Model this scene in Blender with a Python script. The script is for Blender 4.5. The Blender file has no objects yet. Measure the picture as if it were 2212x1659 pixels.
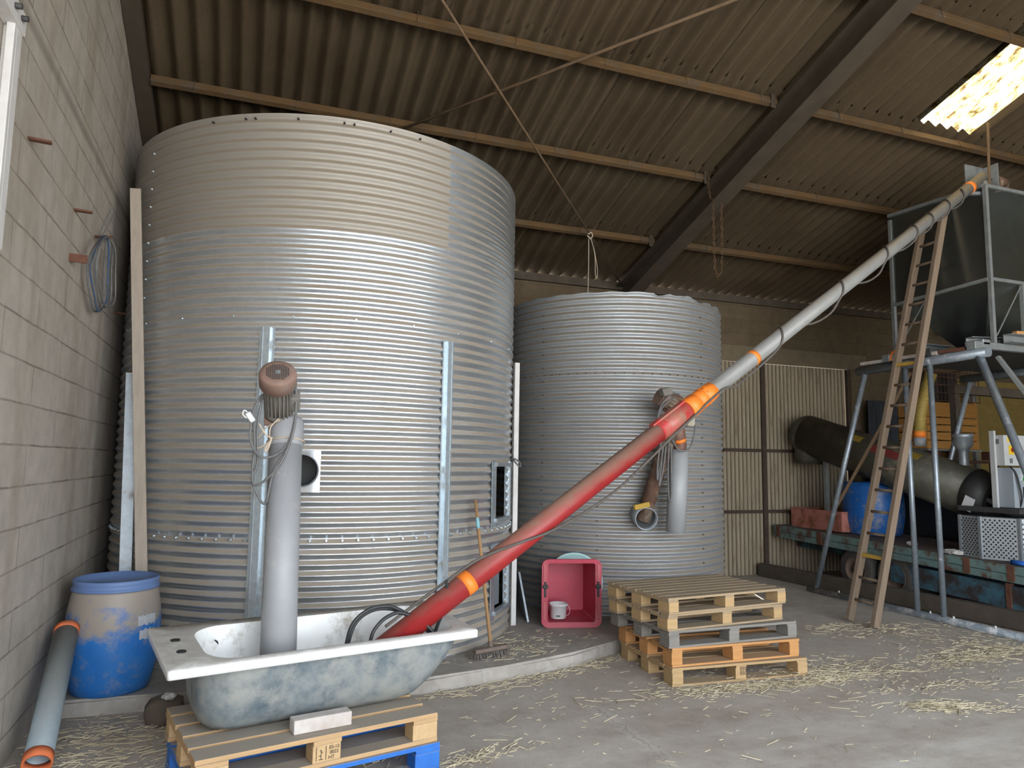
import bpy, bmesh, math, random
from mathutils import Vector, Matrix, Quaternion
random.seed(7)
PI = math.pi
sc = bpy.context.scene
COL = bpy.data.collections.new('farm_shed'); sc.collection.children.link(COL)
V = Vector
BASE = {}          # thing name -> world base (things are only translated, never rotated, unless noted)

# ------------------------------------------------------------------ helpers
def rad(a): return math.radians(a)

def box(bm, c, s, rot=None, bev=0.0):
    """box of full size s centred at c, rot = 3x3 matrix"""
    r = bmesh.ops.create_cube(bm, size=1.0)
    vs = r['verts']
    M = Matrix.Translation(V(c)) @ ((rot.to_4x4()) if rot is not None else Matrix()) @ Matrix.Diagonal((s[0], s[1], s[2], 1))
    bmesh.ops.transform(bm, matrix=M, verts=vs)
    if bev > 0:
        es = list({e for v in vs for e in v.link_edges})
        bmesh.ops.bevel(bm, geom=es, offset=bev, segments=2, affect='EDGES', profile=0.5)

def frame_from(d, up=V((0, 0, 1))):
    d = V(d).normalized()
    if abs(d.dot(up)) > 0.98: up = V((1, 0, 0))
    a = up.cross(d).normalized(); b = d.cross(a)
    return a, b, d

def beam(bm, p0, p1, w, h, up=V((0, 0, 1)), bev=0.0):
    """rectangular bar from p0 to p1; w across, h along 'up'"""
    p0 = V(p0); p1 = V(p1)
    a, b, d = frame_from(p1 - p0, V(up))
    M = Matrix((a, b, d)).transposed()
    box(bm, (p0 + p1) / 2, (w, h, (p1 - p0).length), M, bev)

def cyl(bm, p0, p1, r0, r1=None, seg=24, caps=True, inner=None):
    p0 = V(p0); p1 = V(p1); r1 = r0 if r1 is None else r1
    a, b, d = frame_from(p1 - p0)
    def ring(p, r): return [bm.verts.new(p + (a * math.cos(2*PI*i/seg) + b * math.sin(2*PI*i/seg)) * r) for i in range(seg)]
    A = ring(p0, r0); B = ring(p1, r1)
    def quad(X, Y):
        for i in range(seg):
            f = bm.faces.new((X[i], X[(i+1) % seg], Y[(i+1) % seg], Y[i])); f.smooth = True
    quad(A, B)
    if inner:
        A2 = ring(p0, r0 - inner); B2 = ring(p1, r1 - inner)
        quad(B2, A2); quad(A2, A); quad(B, B2)
    elif caps:
        bm.faces.new(A[::-1]); bm.faces.new(B)

def smooth_path(pts, n=8, closed=False):
    pts = [V(p) for p in pts]; out = []; N = len(pts)
    rng = range(N if closed else N - 1)
    for i in rng:
        g = lambda k: pts[k % N] if closed else pts[max(0, min(N - 1, k))]
        p0, p1, p2, p3 = g(i-1), g(i), g(i+1), g(i+2)
        for k in range(n):
            t = k / n
            out.append(0.5 * ((2*p1) + (p2-p0)*t + (2*p0-5*p1+4*p2-p3)*t*t + (3*p1-p0-3*p2+p3)*t**3))
    if not closed: out.append(pts[-1])
    return out

def tube(bm, pts, r, seg=8, closed=False):
    pts = [V(p) for p in pts]; N = len(pts)
    T = []
    for i in range(N):
        a = pts[(i-1) % N] if (closed or i > 0) else pts[i]
        b = pts[(i+1) % N] if (closed or i < N-1) else pts[i]
        T.append((b - a).normalized())
    n = frame_from(T[0])[0]; rings = []
    for i in range(N):
        if i > 0:
            q = T[i-1].rotation_difference(T[i]); n = (q @ n).normalized()
        b = T[i].cross(n)
        rings.append([bm.verts.new(pts[i] + (n * math.cos(2*PI*k/seg) + b * math.sin(2*PI*k/seg)) * r) for k in range(seg)])
    for i in range(N if closed else N-1):
        X = rings[i]; Y = rings[(i+1) % N]
        for k in range(seg):
            f = bm.faces.new((X[k], X[(k+1) % seg], Y[(k+1) % seg], Y[k])); f.smooth = True
    if not closed:
        bm.faces.new(rings[0][::-1]); bm.faces.new(rings[-1])

def lathe(bm, prof, c=(0, 0, 0), seg=40, axis=None, close=False):
    """prof: list of (r, z)"""
    c = V(c)
    a, b, d = (V((1, 0, 0)), V((0, 1, 0)), V((0, 0, 1))) if axis is None else frame_from(axis)
    rings = []
    for r, z in prof:
        if r < 1e-6: rings.append([bm.verts.new(c + d*z)])
        else: rings.append([bm.verts.new(c + d*z + (a*math.cos(2*PI*i/seg) + b*math.sin(2*PI*i/seg))*r) for i in range(seg)])
    for X, Y in zip(rings, rings[1:]):
        for i in range(seg):
            j = (i+1) % seg
            if len(X) == 1 and len(Y) == 1: continue
            if len(X) == 1: f = bm.faces.new((X[0], Y[j], Y[i]))
            elif len(Y) == 1: f = bm.faces.new((X[i], X[j], Y[0]))
            else: f = bm.faces.new((X[i], X[j], Y[j], Y[i]))
            f.smooth = True

def prism(bm, poly, ext):
    """poly: list of 3D points (planar); extruded by vector ext"""
    A = [bm.verts.new(V(p)) for p in poly]; B = [bm.verts.new(V(p) + V(ext)) for p in poly]
    bm.faces.new(A[::-1]); bm.faces.new(B); n = len(A)
    for i in range(n): bm.faces.new((A[i], A[(i+1) % n], B[(i+1) % n], B[i]))

def NB(): return bmesh.new()

def fix_normals(bm): bmesh.ops.recalc_face_normals(bm, faces=bm.faces)

def link(o): COL.objects.link(o); return o

def obj(name, bm, mat, parent=None, recalc=True):
    """bm is in world coordinates; it is moved into the parent's space"""
    if recalc: fix_normals(bm)
    if parent is not None:
        root = parent
        while root.parent: root = root.parent
        off = root.get('_b')
        if off is not None: bmesh.ops.translate(bm, vec=-V(BASE[off]), verts=bm.verts)
    me = bpy.data.meshes.new(name); bm.to_mesh(me); bm.free()
    me.materials.append(mat)
    o = bpy.data.objects.new(name, me); link(o)
    if parent is not None: o.parent = parent
    return o

_k = [0]
def thing(name, label, cat, loc=(0, 0, 0), group=None):
    o = bpy.data.objects.new(name, None); o.empty_display_size = 0.1; link(o)
    o.location = loc; _k[0] += 1; o['_b'] = str(_k[0]); BASE[str(_k[0])] = V(loc)
    o['label'] = label; o['category'] = cat
    if group: o['group'] = group
    return o

def solo(name, bm, mat, label, cat, loc=None, group=None, kind=None, recalc=True):
    """a thing that is one mesh; origin at loc"""
    if recalc: fix_normals(bm)
    if loc is None:
        xs = [v.co for v in bm.verts]
        loc = V((sum(v.x for v in xs)/len(xs), sum(v.y for v in xs)/len(xs), min(v.z for v in xs)))
    bmesh.ops.translate(bm, vec=-V(loc), verts=bm.verts)
    me = bpy.data.meshes.new(name); bm.to_mesh(me); bm.free(); me.materials.append(mat)
    o = bpy.data.objects.new(name, me); link(o); o.location = loc
    o['label'] = label; o['category'] = cat
    if group: o['group'] = group
    if kind: o['kind'] = kind
    return o

def struct(name, bm, mat, label, cat, parent=None):
    o = obj(name, bm, mat, parent)
    if parent is None:
        o['kind'] = 'structure'; o['label'] = label; o['category'] = cat
    return o

# ------------------------------------------------------------------ materials
def newmat(name):
    m = bpy.data.materials.new(name); m.use_nodes = True
    nt = m.node_tree; b = nt.nodes['Principled BSDF']
    return m, nt, b

def noise(nt, scale, detail=4, rough=0.6, vec=None, dist=0.0):
    n = nt.nodes.new('ShaderNodeTexNoise'); n.inputs['Scale'].default_value = scale
    n.inputs['Detail'].default_value = detail; n.inputs['Roughness'].default_value = rough
    n.inputs['Distortion'].default_value = dist
    if vec is not None: nt.links.new(vec, n.inputs['Vector'])
    return n

def ramp(nt, fac, stops):
    r = nt.nodes.new('ShaderNodeValToRGB'); e = r.color_ramp.elements
    while len(e) > 1: e.remove(e[-1])
    e[0].position = stops[0][0]; e[0].color = (*stops[0][1], 1) if not isinstance(stops[0][1], (int, float)) else (stops[0][1],)*3 + (1,)
    for p, c in stops[1:]:
        x = e.new(p); x.color = (*c, 1) if not isinstance(c, (int, float)) else (c, c, c, 1)
    nt.links.new(fac, r.inputs['Fac']); return r

def mix(nt, fac, a, b, mode='MIX'):
    m = nt.nodes.new('ShaderNodeMix'); m.data_type = 'RGBA'; m.blend_type = mode
    for sock, val in ((m.inputs[0], fac), (m.inputs[6], a), (m.inputs[7], b)):
        if isinstance(val, (int, float)): sock.default_value = val
        elif isinstance(val, tuple): sock.default_value = (*val, 1)
        else: nt.links.new(val, sock)
    return m.outputs[2]

def math_n(nt, op, a, b=None, clamp=False):
    m = nt.nodes.new('ShaderNodeMath'); m.operation = op; m.use_clamp = clamp
    for i, v in enumerate((a, b)):
        if v is None: continue
        if isinstance(v, (int, float)): m.inputs[i].default_value = v
        else: nt.links.new(v, m.inputs[i])
    return m.outputs[0]

def coords(nt, kind='Object', scale=None):
    t = nt.nodes.new('ShaderNodeTexCoord'); out = t.outputs[kind]
    if scale:
        mp = nt.nodes.new('ShaderNodeMapping'); mp.inputs['Scale'].default_value = scale
        nt.links.new(out, mp.inputs['Vector']); out = mp.outputs[0]
    return out

def bump(nt, b, h, strength=0.3, dist=0.01):
    n = nt.nodes.new('ShaderNodeBump'); n.inputs['Strength'].default_value = strength
    n.inputs['Distance'].default_value = dist
    nt.links.new(h, n.inputs['Height']); nt.links.new(n.outputs[0], b.inputs['Normal'])

def mat(name, c1, c2=None, scale=8, rough=0.6, metal=0.0, bmp=0.0, stretch=None, dirt=None, dirt_amt=0.5, dscale=5, spec=0.5):
    m, nt, b = newmat(name)
    c2 = c2 or tuple(x*0.75 for x in c1)
    co = coords(nt, 'Object', stretch)
    n = noise(nt, scale, 5, 0.6, co)
    r = ramp(nt, n.outputs['Fac'], [(0.32, c1), (0.68, c2)])
    out = r.outputs['Color']
    b.inputs['Roughness'].default_value = rough; b.inputs['Metallic'].default_value = metal
    b.inputs['Specular IOR Level'].default_value = spec
    if dirt:
        n2 = noise(nt, dscale, 6, 0.7, coords(nt))
        a = 0.75 - dirt_amt*0.5
        r2 = ramp(nt, n2.outputs['Fac'], [(a-0.08, 0.0), (a+0.08, 1.0)])
        out = mix(nt, r2.outputs['Color'], out, dirt)
        if metal > 0:
            nt.links.new(math_n(nt, 'MULTIPLY', math_n(nt, 'SUBTRACT', 1.0, r2.outputs['Color']), metal), b.inputs['Metallic'])
    nt.links.new(out, b.inputs['Base Color'])
    if bmp: bump(nt, b, n.outputs['Fac'], bmp, 0.004)
    return m

def dusty(name, c1, c2, dust, rough=0.5, metal=0.0, lo=0.15, hi=0.75, scale=9, amt=0.85):
    """paint or metal with settled dust on the faces that look upward, broken up by noise"""
    m, nt, b = newmat(name)
    n = noise(nt, scale, 5, 0.65, coords(nt))
    base = ramp(nt, n.outputs['Fac'], [(0.3, c1), (0.7, c2)]).outputs['Color']
    g = nt.nodes.new('ShaderNodeNewGeometry'); sx = nt.nodes.new('ShaderNodeSeparateXYZ'); nt.links.new(g.outputs['Normal'], sx.inputs[0])
    n2 = noise(nt, scale*1.7, 5, 0.7, coords(nt))
    h = math_n(nt, 'ADD', sx.outputs['Z'], math_n(nt, 'MULTIPLY', math_n(nt, 'SUBTRACT', n2.outputs['Fac'], 0.5), 0.9))
    k = math_n(nt, 'MULTIPLY', ramp(nt, h, [(lo, 0.0), (hi, 1.0)]).outputs['Color'], amt)
    nt.links.new(mix(nt, k, base, dust), b.inputs['Base Color'])
    b.inputs['Roughness'].default_value = rough
    nt.links.new(math_n(nt, 'ADD', math_n(nt, 'MULTIPLY', k, 0.9-rough), rough), b.inputs['Roughness'])
    if metal: nt.links.new(math_n(nt, 'MULTIPLY', math_n(nt, 'SUBTRACT', 1.0, k), metal), b.inputs['Metallic'])
    return m

def silo_metal(name, seam=None, dustcol=(0.32, 0.265, 0.20), base=(0.76, 0.82, 0.88), rough=0.31, film=0.12, lo=0.04, hi=0.24):
    """galvanised corrugated sheet, dust lying on the upward half of every corrugation"""
    m, nt, b = newmat(name)
    co = coords(nt)
    g = nt.nodes.new('ShaderNodeNewGeometry'); sx = nt.nodes.new('ShaderNodeSeparateXYZ'); nt.links.new(g.outputs['Normal'], sx.inputs[0])
    n1 = noise(nt, 14, 5, 0.7, co); n2 = noise(nt, 1.3, 3, 0.6, co)
    h = math_n(nt, 'ADD', sx.outputs['Z'], math_n(nt, 'MULTIPLY', math_n(nt, 'SUBTRACT', n1.outputs['Fac'], 0.5), 0.22))
    k = ramp(nt, h, [(lo, 0.0), (hi, 1.0)]).outputs['Color']
    cover = ramp(nt, n2.outputs['Fac'], [(0.25, 0.72), (0.55, 0.95)]).outputs['Color']
    k = math_n(nt, 'MULTIPLY', k, cover)
    # a thin film of dust all over
    n3 = noise(nt, 4, 6, 0.7, co)
    f = math_n(nt, 'MULTIPLY', ramp(nt, n3.outputs['Fac'], [(0.35, 0.3), (0.75, 1.0)]).outputs['Color'], film)
    k = math_n(nt, 'MAXIMUM', k, f)
    sp = nt.nodes.new('ShaderNodeSeparateXYZ'); nt.links.new(co, sp.inputs[0])
    rg = rough
    if seam:
        z_s, a0, a1 = seam     # upper sheets: older, dull zinc
        ang = math_n(nt, 'ARCTAN2', sp.outputs['Y'], sp.outputs['X'])
        mz = math_n(nt, 'GREATER_THAN', sp.outputs['Z'], z_s)
        ma = math_n(nt, 'MULTIPLY', math_n(nt, 'GREATER_THAN', ang, a0), math_n(nt, 'LESS_THAN', ang, a1))
        old = math_n(nt, 'MULTIPLY', mz, ma)
        k = math_n(nt, 'MAXIMUM', k, math_n(nt, 'MULTIPLY', old, 0.30))
        rg = math_n(nt, 'ADD', math_n(nt, 'MULTIPLY', old, 0.2), rough)
    zinc = ramp(nt, noise(nt, 30, 3, 0.5, co).outputs['Fac'], [(0.3, tuple(x*0.92 for x in base)), (0.7, base)]).outputs['Color']
    if seam: zinc = mix(nt, old, zinc, (0.46, 0.445, 0.42))
    nt.links.new(mix(nt, k, zinc, dustcol), b.inputs['Base Color'])
    nt.links.new(math_n(nt, 'SUBTRACT', 0.95, math_n(nt, 'MULTIPLY', k, 0.9), True), b.inputs['Metallic'])
    r0 = math_n(nt, 'ADD', math_n(nt, 'MULTIPLY', k, 0.5), rg, True)
    nt.links.new(r0, b.inputs['Roughness'])
    b.inputs['Anisotropic'].default_value = 0.0
    return m

def block_mat(name, plane, tones, mortar, z_off=-0.06, bw=0.5, bh=0.2, joint=0.006, stain=None, bmp=0.35, band=None):
    """concrete block wall; plane 'YZ' or 'XZ'"""
    m, nt, b = newmat(name)
    t = nt.nodes.new('ShaderNodeTexCoord'); s = nt.nodes.new('ShaderNodeSeparateXYZ'); nt.links.new(t.outputs['Object'], s.inputs[0])
    cb = nt.nodes.new('ShaderNodeCombineXYZ')
    nt.links.new(s.outputs['Y' if plane == 'YZ' else 'X'], cb.inputs[0])
    wob = noise(nt, 3, 3, 0.6, t.outputs['Object'])
    zz = math_n(nt, 'ADD', math_n(nt, 'SUBTRACT', s.outputs['Z'], z_off), math_n(nt, 'MULTIPLY', math_n(nt, 'SUBTRACT', wob.outputs['Fac'], 0.5), 0.016))
    nt.links.new(zz, cb.inputs[1])
    br = nt.nodes.new('ShaderNodeTexBrick'); nt.links.new(cb.outputs[0], br.inputs['Vector'])
    br.inputs['Scale'].default_value = 1.0; br.inputs['Brick Width'].default_value = bw; br.inputs['Row Height'].default_value = bh
    br.inputs['Mortar Size'].default_value = joint; br.inputs['Mortar Smooth'].default_value = 0.25; br.inputs['Bias'].default_value = 0.0
    br.inputs['Color1'].default_value = (*tones[0], 1); br.inputs['Color2'].default_value = (*tones[1], 1); br.inputs['Mortar'].default_value = (*mortar, 1)
    n = noise(nt, 6, 7, 0.7, t.outputs['Object']); n2 = noise(nt, 90, 3, 0.6, t.outputs['Object'])
    out = mix(nt, 0.55, br.outputs['Color'], ramp(nt, n.outputs['Fac'], [(0.3, tuple(x*0.72 for x in tones[0])), (0.7, tuple(min(1, x*1.2) for x in tones[1]))]).outputs['Color'])
    # joints stay visible only in places
    nj = noise(nt, 2.6, 4, 0.7, t.outputs['Object'])
    jm = math_n(nt, 'MULTIPLY', br.outputs['Fac'], ramp(nt, nj.outputs['Fac'], [(0.44, 0.0), (0.66, 0.9)]).outputs['Color'])
    out = mix(nt, jm, out, mortar)
    if stain:
        mp = nt.nodes.new('ShaderNodeMapping'); mp.inputs['Scale'].default_value = (1.6, 1.6, 0.35); nt.links.new(t.outputs['Object'], mp.inputs['Vector'])
        ns = noise(nt, 2.2, 4, 0.6, mp.outputs[0])
        out = mix(nt, ramp(nt, ns.outputs['Fac'], [(0.48, 0.0), (0.72, 0.55)]).outputs['Color'], out, stain)
    out = mix(nt, math_n(nt, 'MULTIPLY', n2.outputs['Fac'], 0.25), out, tuple(x*0.6 for x in tones[0]))
    if band:
        d = math_n(nt, 'ABSOLUTE', math_n(nt, 'SUBTRACT', zz, band))
        out = mix(nt, math_n(nt, 'MULTIPLY', ramp(nt, d, [(0.012, 1.0), (0.045, 0.0)]).outputs['Color'], math_n(nt, 'MULTIPLY', n.outputs['Fac'], 0.9)), out, tuple(x*0.9 for x in mortar))
    nt.links.new(out, b.inputs['Base Color'])
    b.inputs['Roughness'].default_value = 0.95; b.inputs['Specular IOR Level'].default_value = 0.2
    hgt = math_n(nt, 'SUBTRACT', math_n(nt, 'MULTIPLY', n2.outputs['Fac'], 0.35), jm)
    bump(nt, b, hgt, bmp, 0.008)
    return m

def wood(name, c1, c2, dust=None, amt=0.8, axis=0, rough=0.85):
    m, nt, b = newmat(name)
    st = [14, 14, 14]; st[axis] = 0.9
    co = coords(nt, 'Object', tuple(st))
    n = noise(nt, 2.2, 6, 0.65, co, 0.6)
    base = ramp(nt, n.outputs['Fac'], [(0.28, c1), (0.72, c2)]).outputs['Color']
    oi = nt.nodes.new('ShaderNodeObjectInfo')
    base = mix(nt, math_n(nt, 'MULTIPLY', oi.outputs['Random'], 0.18), base, tuple(x*0.6 for x in c1))
    if dust:
        g = nt.nodes.new('ShaderNodeNewGeometry'); sx = nt.nodes.new('ShaderNodeSeparateXYZ'); nt.links.new(g.outputs['Normal'], sx.inputs[0])
        n2 = noise(nt, 9, 5, 0.7, coords(nt))
        h = math_n(nt, 'ADD', sx.outputs['Z'], math_n(nt, 'MULTIPLY', math_n(nt, 'SUBTRACT', n2.outputs['Fac'], 0.5), 0.7))
        k = math_n(nt, 'MULTIPLY', ramp(nt, h, [(0.35, 0.0), (0.8, 1.0)]).outputs['Color'], amt)
        base = mix(nt, k, base, dust)
    nt.links.new(base, b.inputs['Base Color']); b.inputs['Roughness'].default_value = rough
    b.inputs['Specular IOR Level'].default_value = 0.25
    bump(nt, b, n.outputs['Fac'], 0.25, 0.003)
    return m

DUST = (0.30, 0.27, 0.235)
M = {}
M['zinc_new'] = mat('galvanised strip', (0.62, 0.70, 0.76), (0.50, 0.58, 0.64), 30, 0.38, 0.85, 0.0, dirt=DUST, dirt_amt=0.25)
M['zinc_dull'] = mat('dull galvanised', (0.42, 0.46, 0.50), (0.34, 0.38, 0.41), 25, 0.5, 0.7, 0.0, dirt=DUST, dirt_amt=0.3)
M['silo_big'] = silo_metal('big silo sheet', seam=(3.02, rad(-180), rad(-66)))
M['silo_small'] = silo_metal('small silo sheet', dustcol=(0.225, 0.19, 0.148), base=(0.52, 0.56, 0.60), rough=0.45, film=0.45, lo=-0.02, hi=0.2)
M['enamel'] = mat('white enamel', (0.86, 0.87, 0.86), (0.78, 0.78, 0.75), 3, 0.25, 0, 0, dirt=(0.40, 0.36, 0.30), dirt_amt=0.28, dscale=4)
M['enamel_rim'] = dusty('rim enamel', (0.85, 0.85, 0.83), (0.80, 0.80, 0.77), (0.42, 0.39, 0.35), 0.3, 0, 0.62, 1.0, 5, 0.8)
M['bath_out'] = mat('bath underside', (0.25, 0.275, 0.275), (0.085, 0.115, 0.14), 11, 0.55, 0.0, 0.1, dirt=(0.29, 0.295, 0.275), dirt_amt=0.40, dscale=4)
M['pine_pallet'] = wood('pallet pine', (0.58, 0.38, 0.20), (0.45, 0.29, 0.15), (0.34, 0.31, 0.27), 0.9)
M['pine_block'] = wood('pallet block', (0.60, 0.42, 0.23), (0.50, 0.33, 0.17), (0.34, 0.31, 0.27), 0.7, axis=1)
M['blue_pallet'] = dusty('blue pallet paint', (0.02, 0.17, 0.58), (0.02, 0.12, 0.44), (0.33, 0.29, 0.25), 0.6, 0, 0.3, 0.75, 11, 0.9)
M['wood_tan'] = wood('tan pallet wood', (0.42, 0.31, 0.195), (0.32, 0.235, 0.145), (0.33, 0.275, 0.21), 0.6)
M['wood_grey'] = wood('grey weathered wood', (0.27, 0.25, 0.225), (0.19, 0.175, 0.155), (0.30, 0.275, 0.245), 0.6)
M['wood_orange'] = wood('orange pallet wood', (0.60, 0.31, 0.12), (0.46, 0.22, 0.085), (0.40, 0.31, 0.22), 0.6)
M['wood_yellow'] = wood('yellow pallet wood', (0.52, 0.355, 0.185), (0.40, 0.265, 0.13), (0.36, 0.31, 0.25), 0.5)
M['plank'] = wood('old plank', (0.42, 0.36, 0.30), (0.33, 0.28, 0.23), None, axis=2)
M['ladder'] = wood('ladder wood', (0.27, 0.20, 0.145), (0.20, 0.148, 0.105), None, axis=2)
M['whitewashed'] = mat('whitewashed wood', (0.62, 0.58, 0.55), (0.45, 0.38, 0.33), 9, 0.9, 0, 0.2)
M['broomstick'] = wood('broom handle', (0.46, 0.28, 0.14), (0.36, 0.21, 0.10), None, axis=2)
M['drum_blue'] = mat('blue plastic drum', (0.015, 0.14, 0.46), (0.01, 0.09, 0.33), 5, 0.42, 0, 0, dirt=(0.24, 0.25, 0.27), dirt_amt=0.3, dscale=7)
M['duct'] = mat('grey pvc duct', (0.335, 0.34, 0.355), (0.29, 0.295, 0.31), 4, 0.5, 0, 0, dirt=(0.47, 0.45, 0.42), dirt_amt=0.2)
M['rust_paint'] = mat('rusty red paint', (0.27, 0.17, 0.135), (0.21, 0.13, 0.10), 14, 0.7, 0, 0.1, dirt=(0.22, 0.23, 0.22), dirt_amt=0.3)
M['motor_grey'] = mat('dusty motor casing', (0.26, 0.24, 0.21), (0.19, 0.175, 0.155), 14, 0.8, 0.2, 0.1)
M['motor_brown'] = mat('dusty brown motor', (0.16, 0.085, 0.055), (0.10, 0.055, 0.04), 14, 0.8, 0.1, 0.1, dirt=(0.30, 0.25, 0.19), dirt_amt=0.35)
M['dark_mesh'] = mat('dark grille', (0.05, 0.05, 0.05), (0.03, 0.03, 0.03), 8, 0.8)
M['cable'] = mat('grey cable', (0.16, 0.16, 0.16), (0.12, 0.12, 0.12), 20, 0.6)
M['cable_dark'] = mat('black cable', (0.035, 0.037, 0.04), (0.022, 0.024, 0.026), 20, 0.5)
M['cable_dusty'] = mat('dusty cable', (0.11, 0.095, 0.085), (0.08, 0.07, 0.06), 20, 0.7)
M['twine'] = mat('beige twine', (0.55, 0.46, 0.36), (0.44, 0.36, 0.28), 40, 0.9)
M['white_plastic'] = mat('white plastic', (0.74, 0.75, 0.76), (0.66, 0.67, 0.68), 6, 0.4)
M['white_frame'] = mat('white aluminium frame', (0.70, 0.69, 0.68), (0.58, 0.56, 0.54), 7, 0.5)
M['red_tube'] = dusty('red auger tube', (0.36, 0.022, 0.022), (0.27, 0.020, 0.022), (0.235, 0.16, 0.115), 0.42, 0, 0.0, 0.85, 7, 0.85)
M['grey_tube'] = dusty('grey auger tube', (0.285, 0.285, 0.28), (0.235, 0.235, 0.23), (0.27, 0.215, 0.15), 0.42, 0.0, 0.25, 0.95, 6, 0.7)
M['orange_tape'] = mat('orange tape', (0.95, 0.25, 0.03), (0.85, 0.21, 0.025), 6, 0.5)
M['red_crate'] = mat('red plastic crate', (0.48, 0.05, 0.085), (0.42, 0.042, 0.075), 5, 0.45, 0, 0, dirt=(0.45, 0.20, 0.19), dirt_amt=0.22)
M['teal'] = mat('pale teal plastic', (0.42, 0.62, 0.62), (0.36, 0.55, 0.55), 5, 0.45)
M['steel_pipe'] = mat('galvanised pipe', (0.33, 0.375, 0.42), (0.26, 0.30, 0.34), 18, 0.42, 0.55, 0, dirt=(0.60, 0.62, 0.64), dirt_amt=0.2, dscale=14)
M['steel_dark'] = mat('dark steel', (0.075, 0.075, 0.075), (0.05, 0.05, 0.052), 9, 0.6, 0.3)
M['hopper'] = mat('hopper sheet', (0.24, 0.265, 0.25), (0.20, 0.22, 0.21), 10, 0.27, 0.9, 0)
M['angle'] = mat('angle iron', (0.36, 0.38, 0.38), (0.28, 0.30, 0.30), 12, 0.5, 0.5)
M['teal_paint'] = mat('faded turquoise paint', (0.17, 0.27, 0.255), (0.12, 0.20, 0.19), 10, 0.7, 0, 0.1, dirt=(0.11, 0.05, 0.035), dirt_amt=0.42, dscale=7)
M['blue_paint'] = mat('faded blue paint', (0.055, 0.15, 0.20), (0.04, 0.10, 0.14), 8, 0.7, 0, 0.1, dirt=(0.04, 0.03, 0.028), dirt_amt=0.5, dscale=5)
M['rust'] = mat('rust', (0.16, 0.07, 0.04), (0.10, 0.04, 0.025), 14, 0.9, 0, 0.2)
M['dark_rust'] = mat('dark rusted steel', (0.075, 0.05, 0.037), (0.05, 0.035, 0.027), 12, 0.9, 0, 0.2)
M['deck_wood'] = mat('dirty trailer deck', (0.13, 0.095, 0.075), (0.085, 0.062, 0.05), 8, 0.9, 0, 0.2)
M['rubber'] = mat('tyre rubber', (0.065, 0.06, 0.055), (0.09, 0.082, 0.074), 12, 0.85)
M['wheel_rust'] = mat('rusty rim', (0.17, 0.11, 0.08), (0.13, 0.085, 0.065), 9, 0.85)
M['olive'] = mat('olive conveyor paint', (0.085, 0.08, 0.058), (0.06, 0.057, 0.043), 7, 0.5, 0.2, 0, dirt=(0.14, 0.125, 0.09), dirt_amt=0.3)
M['salmon'] = mat('salmon painted tray', (0.52, 0.21, 0.17), (0.43, 0.16, 0.125), 7, 0.6, 0, 0.05, dirt=(0.22, 0.085, 0.04), dirt_amt=0.42, dscale=8)
M['cab_grey'] = mat('control cabinet grey', (0.52, 0.53, 0.53), (0.46, 0.47, 0.47), 4, 0.45)
M['cab_blue'] = mat('control cabinet bluish', (0.34, 0.38, 0.42), (0.30, 0.34, 0.38), 4, 0.45)
M['yellow'] = mat('yellow sticker', (0.75, 0.52, 0.03), (0.70, 0.48, 0.03), 4, 0.5)
M['red'] = mat('red switch', (0.5, 0.03, 0.03), None, 4, 0.4)
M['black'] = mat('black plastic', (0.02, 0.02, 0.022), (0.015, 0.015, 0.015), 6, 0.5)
M['perf'] = mat('perforated zinc', (0.50, 0.53, 0.56), (0.42, 0.45, 0.48), 12, 0.45, 0.4)
M['box_wood'] = wood('orange box wood', (0.50, 0.25, 0.07), (0.36, 0.17, 0.045), None)
M['dark_red'] = mat('dark red boards', (0.085, 0.03, 0.022), (0.05, 0.02, 0.016), 6, 0.85)
M['dark_sheet'] = mat('dark blue sheet', (0.022, 0.028, 0.038), (0.014, 0.018, 0.024), 5, 0.75)
M['purlin'] = mat('ochre purlin', (0.135, 0.076, 0.029), (0.105, 0.06, 0.024), 7, 0.8, 0, 0.05, dirt=(0.10, 0.075, 0.05), dirt_amt=0.35)
M['rafter'] = mat('dark rafter', (0.085, 0.066, 0.047), (0.062, 0.048, 0.034), 6, 0.7, 0.1, 0.05)
M['rod'] = mat('rusty brace', (0.16, 0.10, 0.055), (0.12, 0.076, 0.042), 20, 0.8)
M['chain'] = mat('rusty chain', (0.17, 0.10, 0.055), (0.12, 0.07, 0.04), 30, 0.8, 0.3)
M['straw'] = mat('straw', (0.60, 0.52, 0.36), (0.40, 0.33, 0.21), 3, 0.8)
M['stone'] = mat('brown stone', (0.13, 0.10, 0.075), (0.09, 0.07, 0.055), 9, 0.95, 0, 0.5)
M['rag'] = mat('white rag', (0.60, 0.58, 0.56), (0.48, 0.46, 0.44), 9, 0.9)
M['bristle'] = mat('broom bristles', (0.22, 0.19, 0.165), (0.13, 0.115, 0.105), 40, 0.95, 0, 0.3)
M['brown_pipe'] = mat('brown spout pipe', (0.22, 0.105, 0.075), (0.17, 0.08, 0.06), 9, 0.6, 0, 0, dirt=(0.30, 0.22, 0.17), dirt_amt=0.35)
M['hose_gold'] = mat('ochre ribbed hose', (0.40, 0.29, 0.07), (0.33, 0.24, 0.06), 6, 0.5)
M['blue_wire'] = mat('blue wire', (0.03, 0.10, 0.25), (0.09, 0.10, 0.11), 12, 0.6)
M['ink'] = mat('stencil ink', (0.06, 0.045, 0.035), (0.045, 0.035, 0.028), 8, 0.9)
M['label_blue'] = mat('pale blue label', (0.35, 0.68, 0.75), (0.25, 0.55, 0.68), 6, 0.5)
M['blue_cap'] = mat('blue bottle', (0.02, 0.13, 0.52), (0.02, 0.11, 0.45), 6, 0.4)
M['beam_old'] = mat('old timber baulk', (0.105, 0.082, 0.062), (0.07, 0.055, 0.042), 7, 0.95, 0, 0.3)
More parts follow.
